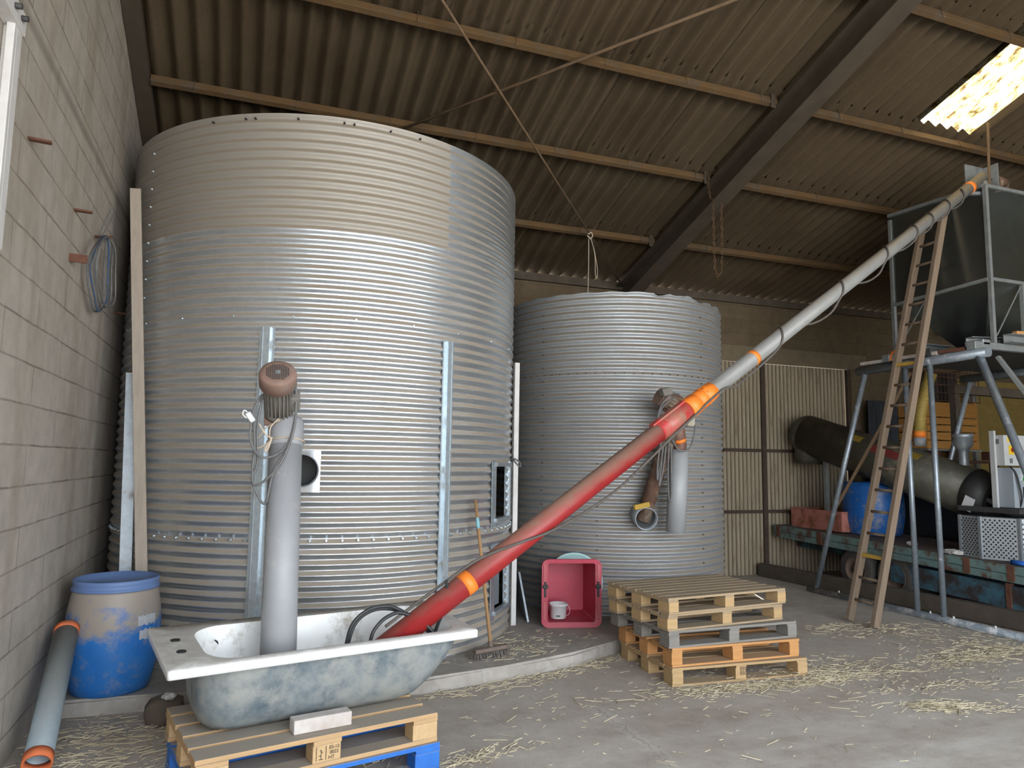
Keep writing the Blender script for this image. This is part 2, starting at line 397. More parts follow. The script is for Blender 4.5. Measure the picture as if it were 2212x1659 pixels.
M['brass'] = mat('ochre painted wood', (0.48, 0.30, 0.05), (0.40, 0.25, 0.045), 6, 0.7)

# left wall, back wall, lintel, yellow wall
M['wall_left'] = block_mat('grey block wall', 'YZ', ((0.43, 0.39, 0.34), (0.48, 0.435, 0.38)), (0.14, 0.115, 0.09), -0.055, bw=1.05, stain=(0.31, 0.25, 0.18), band=3.525)
M['wall_back'] = block_mat('brown block wall', 'XZ', ((0.135, 0.102, 0.064), (0.165, 0.125, 0.08)), (0.09, 0.07, 0.05), -0.02, bw=1.1, stain=(0.10, 0.075, 0.05))
M['wall_yellow'] = block_mat('yellow block wall', 'XZ', ((0.30, 0.215, 0.07), (0.34, 0.25, 0.085)), (0.22, 0.16, 0.07), -0.02, stain=(0.30, 0.22, 0.08))

def floor_mat():
    m, nt, b = newmat('dusty concrete floor'); co = coords(nt)
    n1 = noise(nt, 0.9, 6, 0.65, co); n2 = noise(nt, 7, 7, 0.75, co); n3 = noise(nt, 70, 4, 0.7, co)
    a = ramp(nt, n1.outputs['Fac'], [(0.35, (0.33, 0.295, 0.26)), (0.52, (0.39, 0.36, 0.325)), (0.66, (0.47, 0.45, 0.425))]).outputs['Color']
    c = ramp(nt, n2.outputs['Fac'], [(0.3, (0.25, 0.22, 0.19)), (0.5, (0.37, 0.34, 0.305)), (0.72, (0.47, 0.445, 0.41))]).outputs['Color']
    o = mix(nt, 0.45, a, c)
    # pale streaks, stronger toward the yard side
    s = nt.nodes.new('ShaderNodeSeparateXYZ'); nt.links.new(co, s.inputs[0])
    mp = nt.nodes.new('ShaderNodeMapping'); mp.inputs['Scale'].default_value = (0.5, 2.2, 1); mp.inputs['Rotation'].default_value = (0, 0, rad(25)); nt.links.new(co, mp.inputs['Vector'])
    n4 = noise(nt, 1.5, 6, 0.7, mp.outputs[0])
    near = ramp(nt, s.outputs['Y'], [(0.0, 1.0), (1.0, 0.0)])
    near.color_ramp.elements[0].position = 0.0
    y = math_n(nt, 'MULTIPLY', math_n(nt, 'SUBTRACT', 5.2, s.outputs['Y']), 0.35, True)
    k = math_n(nt, 'MULTIPLY', ramp(nt, n4.outputs['Fac'], [(0.45, 0.0), (0.7, 0.8)]).outputs['Color'], y)
    o = mix(nt, k, o, (0.56, 0.56, 0.55))
    # chaff specks
    v = nt.nodes.new('ShaderNodeTexVoronoi'); v.inputs['Scale'].default_value = 26; nt.links.new(co, v.inputs['Vector'])
    sp = ramp(nt, v.outputs['Distance'], [(0.05, 1.0), (0.09, 0.0)]).outputs['Color']
    sp = math_n(nt, 'MULTIPLY', sp, ramp(nt, n2.outputs['Fac'], [(0.5, 0.0), (0.62, 0.7)]).outputs['Color'])
    o = mix(nt, sp, o, (0.50, 0.44, 0.33))
    v2 = nt.nodes.new('ShaderNodeTexVoronoi'); v2.inputs['Scale'].default_value = 9; nt.links.new(co, v2.inputs['Vector'])
    o = mix(nt, math_n(nt, 'MULTIPLY', ramp(nt, v2.outputs['Distance'], [(0.07, 1.0), (0.12, 0.0)]).outputs['Color'], ramp(nt, n1.outputs['Fac'], [(0.45, 0.0), (0.6, 0.6)]).outputs['Color']), o, (0.12, 0.10, 0.085))
    v3 = nt.nodes.new('ShaderNodeTexVoronoi'); v3.inputs['Scale'].default_value = 55; nt.links.new(co, v3.inputs['Vector'])
    n5 = noise(nt, 2.6, 5, 0.75, co)
    o = mix(nt, math_n(nt, 'MULTIPLY', ramp(nt, v3.outputs['Distance'], [(0.10, 1.0), (0.18, 0.0)]).outputs['Color'], ramp(nt, n5.outputs['Fac'], [(0.42, 0.0), (0.58, 0.75)]).outputs['Color']), o, (0.15, 0.12, 0.095))
    o = mix(nt, ramp(nt, n5.outputs['Fac'], [(0.50, 0.0), (0.72, 0.45)]).outputs['Color'], o, (0.24, 0.20, 0.165))
    # a repaired crack with pale edges
    q = math_n(nt, 'ADD', math_n(nt, 'MULTIPLY', s.outputs['X'], 0.9995), math_n(nt, 'MULTIPLY', s.outputs['Y'], -0.0327))
    q = math_n(nt, 'ADD', math_n(nt, 'SUBTRACT', q, 1.9823), math_n(nt, 'MULTIPLY', math_n(nt, 'SUBTRACT', n2.outputs['Fac'], 0.5), 0.30))
    aq = math_n(nt, 'ABSOLUTE', q)
    far = math_n(nt, 'LESS_THAN', s.outputs['Y'], 4.15)
    o = mix(nt, math_n(nt, 'MULTIPLY', far, math_n(nt, 'MULTIPLY', ramp(nt, aq, [(0.012, 0.45), (0.055, 0.0)]).outputs['Color'], ramp(nt, n4.outputs['Fac'], [(0.35, 0.2), (0.6, 1.0)]).outputs['Color'])), o, (0.60, 0.60, 0.60))
    o = mix(nt, math_n(nt, 'MULTIPLY', far, ramp(nt, aq, [(0.003, 0.5), (0.010, 0.0)]).outputs['Color']), o, (0.14, 0.12, 0.10))
    o = mix(nt, 1.0, o, (1.22, 1.175, 1.12), 'MULTIPLY')
    nt.links.new(o, b.inputs['Base Color']); b.inputs['Roughness'].default_value = 0.9; b.inputs['Specular IOR Level'].default_value = 0.25
    h = math_n(nt, 'ADD', math_n(nt, 'MULTIPLY', n2.outputs['Fac'], 0.7), math_n(nt, 'MULTIPLY', n3.outputs['Fac'], 0.3))
    bump(nt, b, h, 0.5, 0.012)
    return m
M['floor'] = floor_mat()
M['slab'] = mat('slab concrete', (0.42, 0.385, 0.345), (0.31, 0.28, 0.245), 7, 0.95, 0, 0.4, dirt=(0.42, 0.40, 0.38), dirt_amt=0.3)
M['yard'] = mat('pale yard gravel', (0.58, 0.55, 0.50), (0.50, 0.47, 0.42), 3, 0.95)

def roof_mat():
    m, nt, b = newmat('brown fibre cement sheets'); co = coords(nt)
    n1 = noise(nt, 1.1, 5, 0.6, co); n2 = noise(nt, 24, 5, 0.7, co)
    a = ramp(nt, n1.outputs['Fac'], [(0.3, (0.080, 0.055, 0.032)), (0.7, (0.130, 0.096, 0.060))]).outputs['Color']
    o = mix(nt, math_n(nt, 'MULTIPLY', n2.outputs['Fac'], 0.5), a, (0.045, 0.032, 0.021))
    # sheets differ a little
    s = nt.nodes.new('ShaderNodeSeparateXYZ'); nt.links.new(co, s.inputs[0])
    wn = nt.nodes.new('ShaderNodeTexWhiteNoise'); wn.noise_dimensions = '2D'; cb = nt.nodes.new('ShaderNodeCombineXYZ')
    nt.links.new(math_n(nt, 'FLOOR', math_n(nt, 'DIVIDE', math_n(nt, 'ADD', s.outputs['X'], 1.02), 0.82)), cb.inputs[0])
    nt.links.new(math_n(nt, 'FLOOR', math_n(nt, 'DIVIDE', math_n(nt, 'ADD', s.outputs['Y'], 0.29), 1.11)), cb.inputs[1])
    nt.links.new(cb.outputs[0], wn.inputs['Vector'])
    o = mix(nt, math_n(nt, 'MULTIPLY', wn.outputs['Value'], 0.25), o, (0.125, 0.097, 0.064))
    nt.links.new(o, b.inputs['Base Color']); b.inputs['Roughness'].default_value = 0.95; b.inputs['Specular IOR Level'].default_value = 0.15
    bump(nt, b, n2.outputs['Fac'], 0.3, 0.006)
    return m
M['roof'] = roof_mat()

def door_mat():
    m, nt, b = newmat('stained corrugated cladding'); co = coords(nt)
    n1 = noise(nt, 2.0, 5, 0.65, co)
    mp = nt.nodes.new('ShaderNodeMapping'); mp.inputs['Scale'].default_value = (9, 1, 0.8); nt.links.new(co, mp.inputs['Vector'])
    n2 = noise(nt, 2.2, 5, 0.7, mp.outputs[0])
    a = ramp(nt, n1.outputs['Fac'], [(0.3, (0.33, 0.275, 0.19)), (0.7, (0.42, 0.36, 0.265))]).outputs['Color']
    o = mix(nt, ramp(nt, n2.outputs['Fac'], [(0.52, 0.0), (0.72, 0.75)]).outputs['Color'], a, (0.13, 0.085, 0.045))
    s = nt.nodes.new('ShaderNodeSeparateXYZ'); nt.links.new(co, s.inputs[0])      # grime lies in the grooves between the ribs
    gv = math_n(nt, 'MULTIPLY', ramp(nt, math_n(nt, 'ADD', math_n(nt, 'MULTIPLY', math_n(nt, 'ADD', s.outputs['Y'], 0.064), 26.3), math_n(nt, 'MULTIPLY', math_n(nt, 'SUBTRACT', n1.outputs['Fac'], 0.5), 0.7)), [(0.45, 0.0), (0.85, 1.0)]).outputs['Color'], 0.85)
    o = mix(nt, gv, o, (0.10, 0.07, 0.045))
    nt.links.new(o, b.inputs['Base Color']); b.inputs['Roughness'].default_value = 0.85
    return m
M['door'] = door_mat()

def skylight_mat():
    m, nt, b = newmat('translucent roof sheet'); co = coords(nt)
    n = noise(nt, 9, 6, 0.7, co)
    mp = nt.nodes.new('ShaderNodeMapping'); mp.inputs['Scale'].default_value = (9, 2, 2); nt.links.new(co, mp.inputs['Vector'])
    n2 = noise(nt, 3.2, 5, 0.7, mp.outputs[0])
    c = ramp(nt, n2.outputs['Fac'], [(0.38, (0.36, 0.34, 0.27)), (0.52, (0.20, 0.145, 0.06)), (0.62, (0.04, 0.025, 0.01))]).outputs['Color']
    tr = nt.nodes.new('ShaderNodeBsdfTranslucent'); nt.links.new(c, tr.inputs['Color'])
    df = nt.nodes.new('ShaderNodeBsdfDiffuse'); nt.links.new(c, df.inputs['Color'])
    mx = nt.nodes.new('ShaderNodeMixShader'); mx.inputs[0].default_value = 0.12
    nt.links.new(tr.outputs[0], mx.inputs[1]); nt.links.new(df.outputs[0], mx.inputs[2])
    nt.links.new(mx.outputs[0], nt.nodes['Material Output'].inputs['Surface'])
    return m
M['skylight'] = skylight_mat()

# ------------------------------------------------------------------ camera
cam_d = bpy.data.cameras.new('camera'); cam = bpy.data.objects.new('camera', cam_d); link(cam)
R_ = V((0.93709, -0.34877, 0.01481)); U_ = V((-0.05153, -0.09623, 0.99402)); F_ = V((0.34526, 0.93226, 0.10815))
mw = Matrix((R_, U_, -F_)).transposed().to_4x4(); mw.translation = V((0, 0, 1.5)); cam.matrix_world = mw
cam_d.sensor_fit = 'HORIZONTAL'; cam_d.sensor_width = 36.0; cam_d.lens = 1545 / 2212 * 36.0
cam_d.clip_start = 0.02; cam_d.clip_end = 200
sc.camera = cam

# ------------------------------------------------------------------ shell
ZR = lambda y: 6.689 - 0.3313 * y            # plane of the purlin tops
SL = V((0, 1, -0.3313)).normalized(); NR = V((0, 0.3313, 1)).normalized()   # down the slope / out of the roof
XL, XR, YB, YF = -1.02, 13.5, 8.35, -1.6

bm = NB(); box(bm, ((XL-0.3+XR+0.2)/2, (YB+YF)/2+0.1, -0.1), (XR-XL+0.5, YB-YF+0.4, 0.2))
struct('floor', bm, M['floor'], 'dusty grey concrete floor strewn with straw', 'floor')
bm = NB(); box(bm, (6, -21.7, -0.13), (90, 40, 0.2))
struct('ground_yard', bm, M['yard'], 'pale gravel yard outside the open front of the shed', 'ground')

bm = NB()
P = [(XL, YF, 0), (XL, YB+0.2, 0), (XL, YB+0.2, ZR(YB+0.2)), (XL, YF, ZR(YF))]
prism(bm, P, (-0.2, 0, 0))
struct('wall_left', bm, M['wall_left'], 'grey concrete block gable wall beside the larger silo', 'wall')

bm = NB()
def wallbox(x0, x1, z0, z1, y=YB, t=0.2): box(bm, ((x0+x1)/2, y+t/2, (z0+z1)/2), (x1-x0, t, z1-z0))
wallbox(XL, 6.2, 0, 3.9); wallbox(6.2, 8.5, 2.95, 3.9); wallbox(8.5, 10.0, 0, 3.9); wallbox(10.0, XR+0.2, 2.95, 3.9)
struct('wall_back', bm, M['wall_back'], 'brown block back wall behind the silos with concrete lintel over the corrugated door', 'wall')
bm = NB(); wallbox(10.0, XR+0.2, 0, 2.95)
struct('wall_right', bm, M['wall_yellow'], 'yellowish block wall in the far right corner', 'wall')
bm = NB()
prism(bm, [(XR, YF, 0), (XR, YB, 0), (XR, YB, ZR(YB)), (XR, YF, ZR(YF))], (0.2, 0, 0))
struct('wall_side', bm, M['wall_yellow'], 'yellowish block wall closing the shed on the far side', 'wall')

bm = NB(); box(bm, ((7.6+XR)/2, YF-0.1, ZR(YF)/2), (XR-7.6, 0.2, ZR(YF)+0.1)); box(bm, ((XL+7.6)/2, YF-0.1, (4.3+ZR(YF)+0.05)/2), (7.6-XL, 0.2, ZR(YF)+0.05-4.3)); struct('wall_front', bm, M['wall_back'], 'block wall over and beside the wide open front, behind the viewer', 'wall')  # unseen wall added to narrow and lower the incoming daylight
# lintel strip (slightly proud) and the door of corrugated cladding
bm = NB(); box(bm, (7.5, YB-0.02, 3.08), (2.75, 0.05, 0.24), None, 0.008)
struct('trim_1', bm, mat('lintel concrete', (0.20, 0.16, 0.105), (0.16, 0.125, 0.082), 6, 0.95, 0, 0.2), 'concrete lintel above the corrugated door', 'lintel')
dr = thing('door_1', 'tall sliding door of stained beige corrugated cladding with dark rails', 'door', (7.3, YB, 0)); dr['kind'] = 'structure'
bm = NB(); pit = 0.0675; N = int((8.43-6.2)/pit*8); prev = None
for i in range(N+1):
    x = 6.2 + i*pit/8; y = YB-0.045 + 0.019*math.cos(2*PI*(x-6.2)/pit)
    cur = (bm.verts.new((x, y, -0.01)), bm.verts.new((x, y, 2.95)), bm.verts.new((x, y+0.012, -0.01)), bm.verts.new((x, y+0.012, 2.95)))
    if prev:
        f = bm.faces.new((prev[0], cur[0], cur[1], prev[1])); f.smooth = True
        f = bm.faces.new((prev[3], cur[3], cur[2], prev[2])); f.smooth = True
    prev = cur
obj('cladding', bm, M['door'], dr)
for x0, z in ((6.2, 1.71), (6.2, 0.86)):
    bm = NB(); beam(bm, (x0, YB-0.065, z), (8.43, YB-0.065, z), 0.025, 0.045); obj('door_rail', bm, M['dark_rust'], dr)
for x in (6.875, 8.46):
    bm = NB(); box(bm, (x, YB-0.07, 1.475), (0.07, 0.05, 2.95)); obj('door_stile', bm, M['dark_rust'], dr)
bm = NB(); box(bm, (8.67, YB-0.06, 1.48), (0.40, 0.12, 2.96)); struct('pillar_1', bm, M['wall_back'], 'brown block pillar beside the corrugated door', 'pillar')

# roof sheets: rows between purlins, five corrugations per sheet; sheets lap at the purlins
PURL = [8.42, 7.37, 6.25, 5.19, 4.06, 2.95, 1.84, 0.73, -0.38, -1.5]
PIT = 0.164; SHW = PIT*5
def roof_row(bm, y_lo, y_hi, x0, x1, skip=None):
    """sheet row, lower edge (eave side) at y_lo, upper edge at y_hi (y_lo > y_hi)"""
    nsh = int(round((x1-x0)/SHW))
    for s in range(nsh):
        xs = x0 + s*SHW
        if skip and skip(xs + SHW/2): continue
        n = 5*10; prev = None; tilt = random.uniform(-0.004, 0.004)
        for i in range(n+1+4):
            x = xs + i*PIT/10
            if i > n+3: break
            w = 0.038*math.cos(2*PI*(x-xs)/PIT) + (0.010 if i > n-3 else 0.0) - 0.004*(i > n)
            row = []
            for k, (y, lift) in enumerate(((y_lo+0.10, 0.050), ((y_lo+y_hi)/2, 0.032), (y_hi-0.075, 0.026))):
                p = V((x, y, ZR(y))) + NR*(0.032 + lift + w + tilt)
                row.append(bm.verts.new(p))
            if prev:
                for a in range(2):
                    f = bm.faces.new((prev[a], row[a], row[a+1], prev[a+1])); f.smooth = True
            prev = row
X0 = XL - 0.06
SKX = lambda xc: 6.1 < xc < 6.95
bm = NB(); bs = NB()
for r in range(len(PURL)-1):
    sk = SKX if r in (3, ) else None
    roof_row(bm, PURL[r], PURL[r+1], X0, X0 + SHW*18, sk)
    if sk:
        roof_row(bs, PURL[r], PURL[r+1], X0, X0 + SHW*18, lambda xc: not SKX(xc))
def thicken(o, t):
    md = o.modifiers.new('thickness', 'SOLIDIFY'); md.thickness = t; md.offset = 1.0
for v in bm.verts: pass
ro = struct('ceiling', bm, M['roof'], 'brown corrugated fibre cement roof sheets seen from below', 'ceiling')
sk = struct('window_1', bs, M['skylight'], 'glowing translucent corrugated skylight sheet in the roof', 'skylight')

# rafters and purlins
def ibeam(bm, x, y0, y1, w, d, top_off, tf=0.014):
    def seg(off0, off1, ww):
        A = []
        for y in (y0, y1):
            c0 = V((x, y, ZR(y))) + NR*off0; c1 = V((x, y, ZR(y))) + NR*off1
            A += [c0 + V((-ww/2, 0, 0)), c0 + V((ww/2, 0, 0)), c1 + V((ww/2, 0, 0)), c1 + V((-ww/2, 0, 0))]
        vs = [bm.verts.new(p) for p in A]
        bm.faces.new(vs[0:4]); bm.faces.new(vs[4:8][::-1])
        for i in range(4): bm.faces.new((vs[i], vs[(i+1) % 4], vs[4+(i+1) % 4], vs[4+i]))
    seg(top_off, top_off-tf, w); seg(top_off-tf, top_off-d+tf, 0.012); seg(top_off-d+tf, top_off-d, w)
bm = NB(); ibeam(bm, 4.64, 8.32, -1.3, 0.20, 0.25, -0.075)
rf = thing('rafter', 'dark steel rafter sloping up from the column behind the smaller silo', 'rafter', (4.64, 8.3, 3.6))
obj('beam', bm, M['rafter'], rf)
bm = NB()
for y in PURL[1:6]:
    c = V((4.5, y, ZR(y))) + NR*(-0.05); box(bm, c, (0.05, 0.012, 0.14))
obj('purlin_cleat', bm, M['rafter'], rf)
bm = NB(); box(bm, (4.64, 8.27, 1.75), (0.20, 0.14, 3.5)); struct('column_1', bm, M['rafter'], 'dark steel column behind the smaller silo carrying the rafter', 'column')
bm = NB(); ibeam(bm, 10.4, 8.32, -1.5, 0.20, 0.25, -0.075); struct('beam_1', bm, M['rafter'], 'dark steel rafter of the far bay beyond the hopper', 'rafter')
bm = NB()
A = [(XL+0.005, 8.33, ZR(8.33)+0.0), (XL+0.005, -1.5, ZR(-1.5)+0.0)]
beam(bm, V(A[0]) + V((0.065, 0, -0.01)), V(A[1]) + V((0.065, 0, -0.01)), 0.13, 0.07, NR)
struct('beam_2', bm, M['rafter'], 'dark timber rafter running along the top of the block gable wall', 'rafter')
names = ['just above the back wall', 'in the row nearest the back wall', 'just above the larger silo', 'second row up from the silo rim', 'third row up from the silo rim']
for i, y in enumerate(PURL):
    for k, (x0, x1) in enumerate(((XL+0.14, 4.56), (4.98, 10.3), (10.5, XR-0.05))):
        if i not in (1, 2, 3, 4) or k == 2: continue
        if k == 1 and i in (2,): x0 = 4.86
        bm = NB(); yy = y + 0.028
        c = -0.036
        beam(bm, V((x0, yy, ZR(yy))) + NR*c, V((x1, yy, ZR(yy))) + NR*c, 0.056, 0.07, NR, 0.004)
        if i in (1, 2, 3, 4) and k < 2:
            row = {1: 'lowest row over the smaller silo', 2: 'row just above the larger silo rim', 3: 'second row above the larger silo', 4: 'highest row in view, under the roof'}[i]
            bay = ['ochre purlin bearing on the gable wall, ', 'ochre purlin beyond the dark rafter, '][k]
            t = thing('purlin', bay + row, 'purlin', (x0, yy, ZR(yy)-0.07), 'roof purlins')
            obj('bar', bm, M['purlin'], t)
            bm = NB(); x = x0 + 0.33
            while x < x1:
                cyl(bm, V((x, yy-0.034, ZR(yy))) + NR*0.04, V((x, yy-0.034, ZR(yy))) + NR*(-0.085), 0.004, None, 6); x += SHW
            obj('hook_bolt', bm, M['rod'], t)
# light edge sheet of the lowest roof part: eave board on the back wall
bm = NB(); beam(bm, (XL, YB-0.03, 3.86), (XR, YB-0.03, 3.86), 0.05, 0.10); struct('trim_2', bm, M['beam_old'], 'dark wall plate board along the top of the back wall', 'board')

# bracing rods
def rod(name, a, b, r, label, m=None, cat='brace rod', group=None):
    bm = NB(); cyl(bm, a, b, r, None, 10); return solo(name, bm, m or M['rod'], label, cat, V(b), group)
q = lambda x, y, off: V((x, y, ZR(y))) + NR*off
rod('brace_rod', q(0.55, 4.28, -0.155), q(4.55, 8.2, -0.155), 0.011, 'rusty thin brace rod running diagonally down toward the column behind the smaller silo')
rod('brace_rod', q(1.15, 6.28, -0.125), q(4.5, 3.45, -0.125), 0.013, 'rusty brace rod crossing above it, from the larger silo rim up to the rafter')

# raised concrete slab under the silos
bm = NB()
ED = [(-1.0, 4.905), (-0.26, 4.88), (1.16, 4.70), (1.75, 4.82), (2.37, 4.985), (2.815, 5.20), (3.7, 5.8), (4.85, 6.7), (5.0, 8.33), (-1.0, 8.33)]
h = 0.09; A = [bm.verts.new((x, y, 0)) for x, y in ED]; B = [bm.verts.new((x, y + (0.02 if i < 7 else 0), h)) for i, (x, y) in enumerate(ED)]
bm.faces.new(B); n = len(ED)
for i in range(n): bm.faces.new((A[i], A[(i+1) % n], B[(i+1) % n], B[i]))
bmesh.ops.bevel(bm, geom=[e for e in bm.edges if abs(e.verts[0].co.z-h) < 1e-4 and abs(e.verts[1].co.z-h) < 1e-4], offset=0.018, segments=2, affect='EDGES')
struct('floor_slab', bm, M['slab'], 'low raised concrete slab that carries both silos', 'slab')

# white frame on the left wall at the picture edge, wall pegs
t = thing('wall_frame', 'white metal frame edge fixed high on the block gable wall', 'frame', (XL, 3.3, 2.4))
bm = NB(); box(bm, (XL+0.025, 3.36, 2.8), (0.05, 0.07, 0.95), None, 0.004); box(bm, (XL+0.035, 3.31, 2.8), (0.03, 0.03, 0.95), None, 0.003); obj('upright', bm, M['white_frame'], t)
bm = NB(); box(bm, (XL+0.03, 3.05, 3.30), (0.06, 0.70, 0.09), None, 0.004); obj('rail', bm, M['white_frame'], t)
bm = NB(); cyl(bm, (XL+0.05, 3.33, 3.30), (XL+0.085, 3.33, 3.30), 0.012, None, 10); cyl(bm, (XL+0.05, 3.24, 3.30), (XL+0.085, 3.24, 3.30), 0.012, None, 10); obj('bolt', bm, M['steel_dark'], t)
for i, (y, z, L, lab) in enumerate(((3.79, 2.964, 0.12, 'short rusty bracket in the block gable wall, closest to the white frame'),
                                    (4.76, 2.945, 0.09, 'thin rusty bracket on the block gable wall above the hanging wire coil'),
                                    (4.73, 2.649, 0.15, 'wide rusty flat bracket on the block gable wall beside the wire coil'),
                                    (6.30, 2.62, 0.10, 'small rusty peg in the block gable wall just short of the tall plank'))):
    bm = NB(); box(bm, (XL+0.042, y, z), (0.10, 0.035 if i != 2 else 0.012, 0.012 if i != 2 else 0.05), Matrix.Rotation(rad(8), 3, 'Z'), 0.002)
    solo('wall_bracket', bm, M['rust'], lab, 'bracket', (XL, y, z), 'rusty brackets in the gable wall')
t = thing('wire_coil', 'loose coil of grey and blue wire hanging from a peg on the block gable wall', 'wire coil', (XL, 5.37, 2.96))
bm = NB(); cyl(bm, (XL, 5.37, 2.965), (XL+0.10, 5.37, 2.975), 0.009, None, 8); obj('peg', bm, M['rust'], t)
for k in range(4):
    bm = NB(); o = 0.02*k; rr = random.Random(k)
    pts = [(XL+0.03+o*0.5, 5.37, 2.965), (XL+0.03+o, 5.10-0.03*k, 2.83), (XL+0.02+o, 5.00-0.02*k, 2.66), (XL+0.03+o, 5.12, 2.49+0.01*k), (XL+0.03+o, 5.30, 2.44+0.015*k), (XL+0.03+o, 5.50+0.02*k, 2.58), (XL+0.02+o, 5.53+0.015*k, 2.78), (XL+0.03+o, 5.46, 2.92)]
    tube(bm, smooth_path([V(p) + V((0.022, rr.uniform(-.02, .02), rr.uniform(-.015, .015))) for p in pts], 6, True), 0.006, 6, True)
    obj('wire_loop', bm, M['blue_wire'] if k == 1 else M['cable'], t)
bm = NB(); tube(bm, smooth_path([(XL+0.03, 5.37, 2.96), (XL+0.05, 5.45, 3.05), (XL+0.08, 5.62, 3.28)]), 0.0035, 6); tube(bm, smooth_path([(XL+0.03, 5.35, 2.96), (XL+0.05, 5.38, 3.08), (XL+0.09, 5.44, 3.22)]), 0.0035, 6); obj('wire_end', bm, M['cable'], t)

# ------------------------------------------------------------------ silos
def silo_shell(cen, R, z0, z1, pitch, amp, nseg=192, holes=(), zphase=0.0, rim=None):
    bm = NB(); per = 8; rows = int(round((z1-z0)/pitch*per)); cx, cy = cen
    grid = []
    for j in range(rows+1):
        z = z0 + (z1-z0)*j/rows; row = []
        for i in range(nseg):
            a = 2*PI*i/nseg
            r = R + amp*math.cos(2*PI*(z1-z)/pitch + zphase)
            zz = z
            if rim and j > rows-6: zz = z + rim(a)*(j-rows+6)/6
            row.append(bm.verts.new((cx+r*math.cos(a), cy+r*math.sin(a), zz)))
        grid.append(row)
    def cut(a, z):
        for (a0, a1, h0, h1) in holes:
            d = (a-a0) % (2*PI)
            if d < (a1-a0) and h0 < z < h1: return True
        return False
    for j in range(rows):
        zc = z0 + (z1-z0)*(j+0.5)/rows
        for i in range(nseg):
            ac = 2*PI*(i+0.5)/nseg
            if holes and cut(ac, zc): continue
            f = bm.faces.new((grid[j][i], grid[j][(i+1) % nseg], grid[j+1][(i+1) % nseg], grid[j+1][i])); f.smooth = True
    bmesh.ops.delete(bm, geom=[v for v in bm.verts if not v.link_faces], context='VERTS')
    return bm
C1 = (0.695, 6.68); R1 = 1.668; C2 = (3.821, 7.107); R2 = 1.187
P1 = lambda deg, z, dr=0.0: V((C1[0] + (R1+dr)*math.cos(rad(deg)), C1[1] + (R1+dr)*math.sin(rad(deg)), z))
P2 = lambda deg, z, dr=0.0: V((C2[0] + (R2+dr)*math.cos(rad(deg)), C2[1] + (R2+dr)*math.sin(rad(deg)), z))
s1 = thing('grain_silo', 'larger corrugated galvanised grain silo beside the gable wall', 'silo', (C1[0], C1[1], 0.09), 'corrugated grain silos')
holes = [(rad(-43), rad(-31), 1.03, 1.47), (rad(-43), rad(-31), 0.30, 0.80)]
sh = obj('shell', silo_shell(C1, R1, 0.09, 3.93, 0.0697, 0.0088, 192, holes), M['silo_big'], s1, recalc=False)
bm = NB()
cyl(bm, (C1[0], C1[1], 0.10), (C1[0], C1[1], 0.16), R1-0.03, None, 64); obj('base_floor', bm, M['deck_wood'], s1)
def stiffener(deg, w, z0, z1, d=0.035):
    bm = NB(); da = math.degrees(w/R1)/2
    for a in (deg-da, deg+da):
        t0 = P1(a, z0, 0.004); t1 = P1(a, z1, 0.004); n = (P1(a, 0, 1)-P1(a, 0, 0))
        beam(bm, t0 + n*d/2, t1 + n*d/2, 0.004, d, n)
    n = P1(deg, 0, 1)-P1(deg, 0, 0)
    beam(bm, P1(deg, z0, d), P1(deg, z1, d), w*0.98, 0.004, n)
    t_ = V((-n.y, n.x, 0))
    for s in (-1, 1): beam(bm, P1(deg+s*(da+0.55), z0, 0.011), P1(deg+s*(da+0.55), z1, 0.011), 0.03, 0.004, n)
    return bm
o = obj('stiffener', stiffener(-110.6, 0.045, 0.09, 2.39), M['zinc_new'], s1)
o = obj('stiffener', stiffener(-65.4, 0.04, 0.09, 2.39), M['zinc_new'], s1)
# bolt rows: one shared mesh, every bolt a part
def bolt_mesh(name, r, h, m):
    bm = NB(); cyl(bm, (0, 0, -0.012), (0, 0, h), r, r*0.8, 8); fix_normals(bm); me = bpy.data.meshes.new(name); bm.to_mesh(me); bm.free(); me.materials.append(m); return me
def put(name, me, p, n, parent, base):
    o = bpy.data.objects.new(name, me); link(o); o.parent = parent; o.location = V(p) - V(base)
    o.rotation_euler = V((0, 0, 1)).rotation_difference(V(n)).to_euler(); return o
B1 = V((C1[0], C1[1], 0.09)); B2 = V((C2[0], C2[1], 0.09))
bmesh1 = bolt_mesh('bolt', 0.009, 0.016, M['zinc_new']); hole1 = bolt_mesh('rim_hole', 0.008, 0.011, M['black'])
st1 = [c for c in s1.children if c.name.startswith('stiffener')]
z = 0.2
while z < 2.37:
    n = P1(-110.6, 0, 1)-P1(-110.6, 0, 0); put('bolt', bmesh1, P1(-110.0, z, 0.032), n, st1[0], B1); z += 0.0697*2
for k in range(48):
    a = -178 + k*3.6; n = P1(a, 0, 1)-P1(a, 0, 0)
    if abs(a+110.6) < 2.2 or abs(a+65.4) < 2.2: continue
    put('bolt', bmesh1, P1(a, 0.955, 0.002), n, s1, B1)
    if k % 4 == 0 and a > -165 and a < -25: put('bolt', bmesh1, P1(a+1.2, 2.47, 0.002), n, s1, B1)
z = 0.3
while z < 3.85:
    n = P1(-150, 0, 1)-P1(-150, 0, 0); put('bolt', bmesh1, P1(-150, z, 0.004), n, s1, B1); z += 0.0697*2
for a in (-128, -119, -116.5, -106, -95, -92.6, -83.5, -75.5): put('rim_hole', hole1, P1(a, 3.895, 0.0), P1(a, 0, 1)-P1(a, 0, 0), s1, B1)
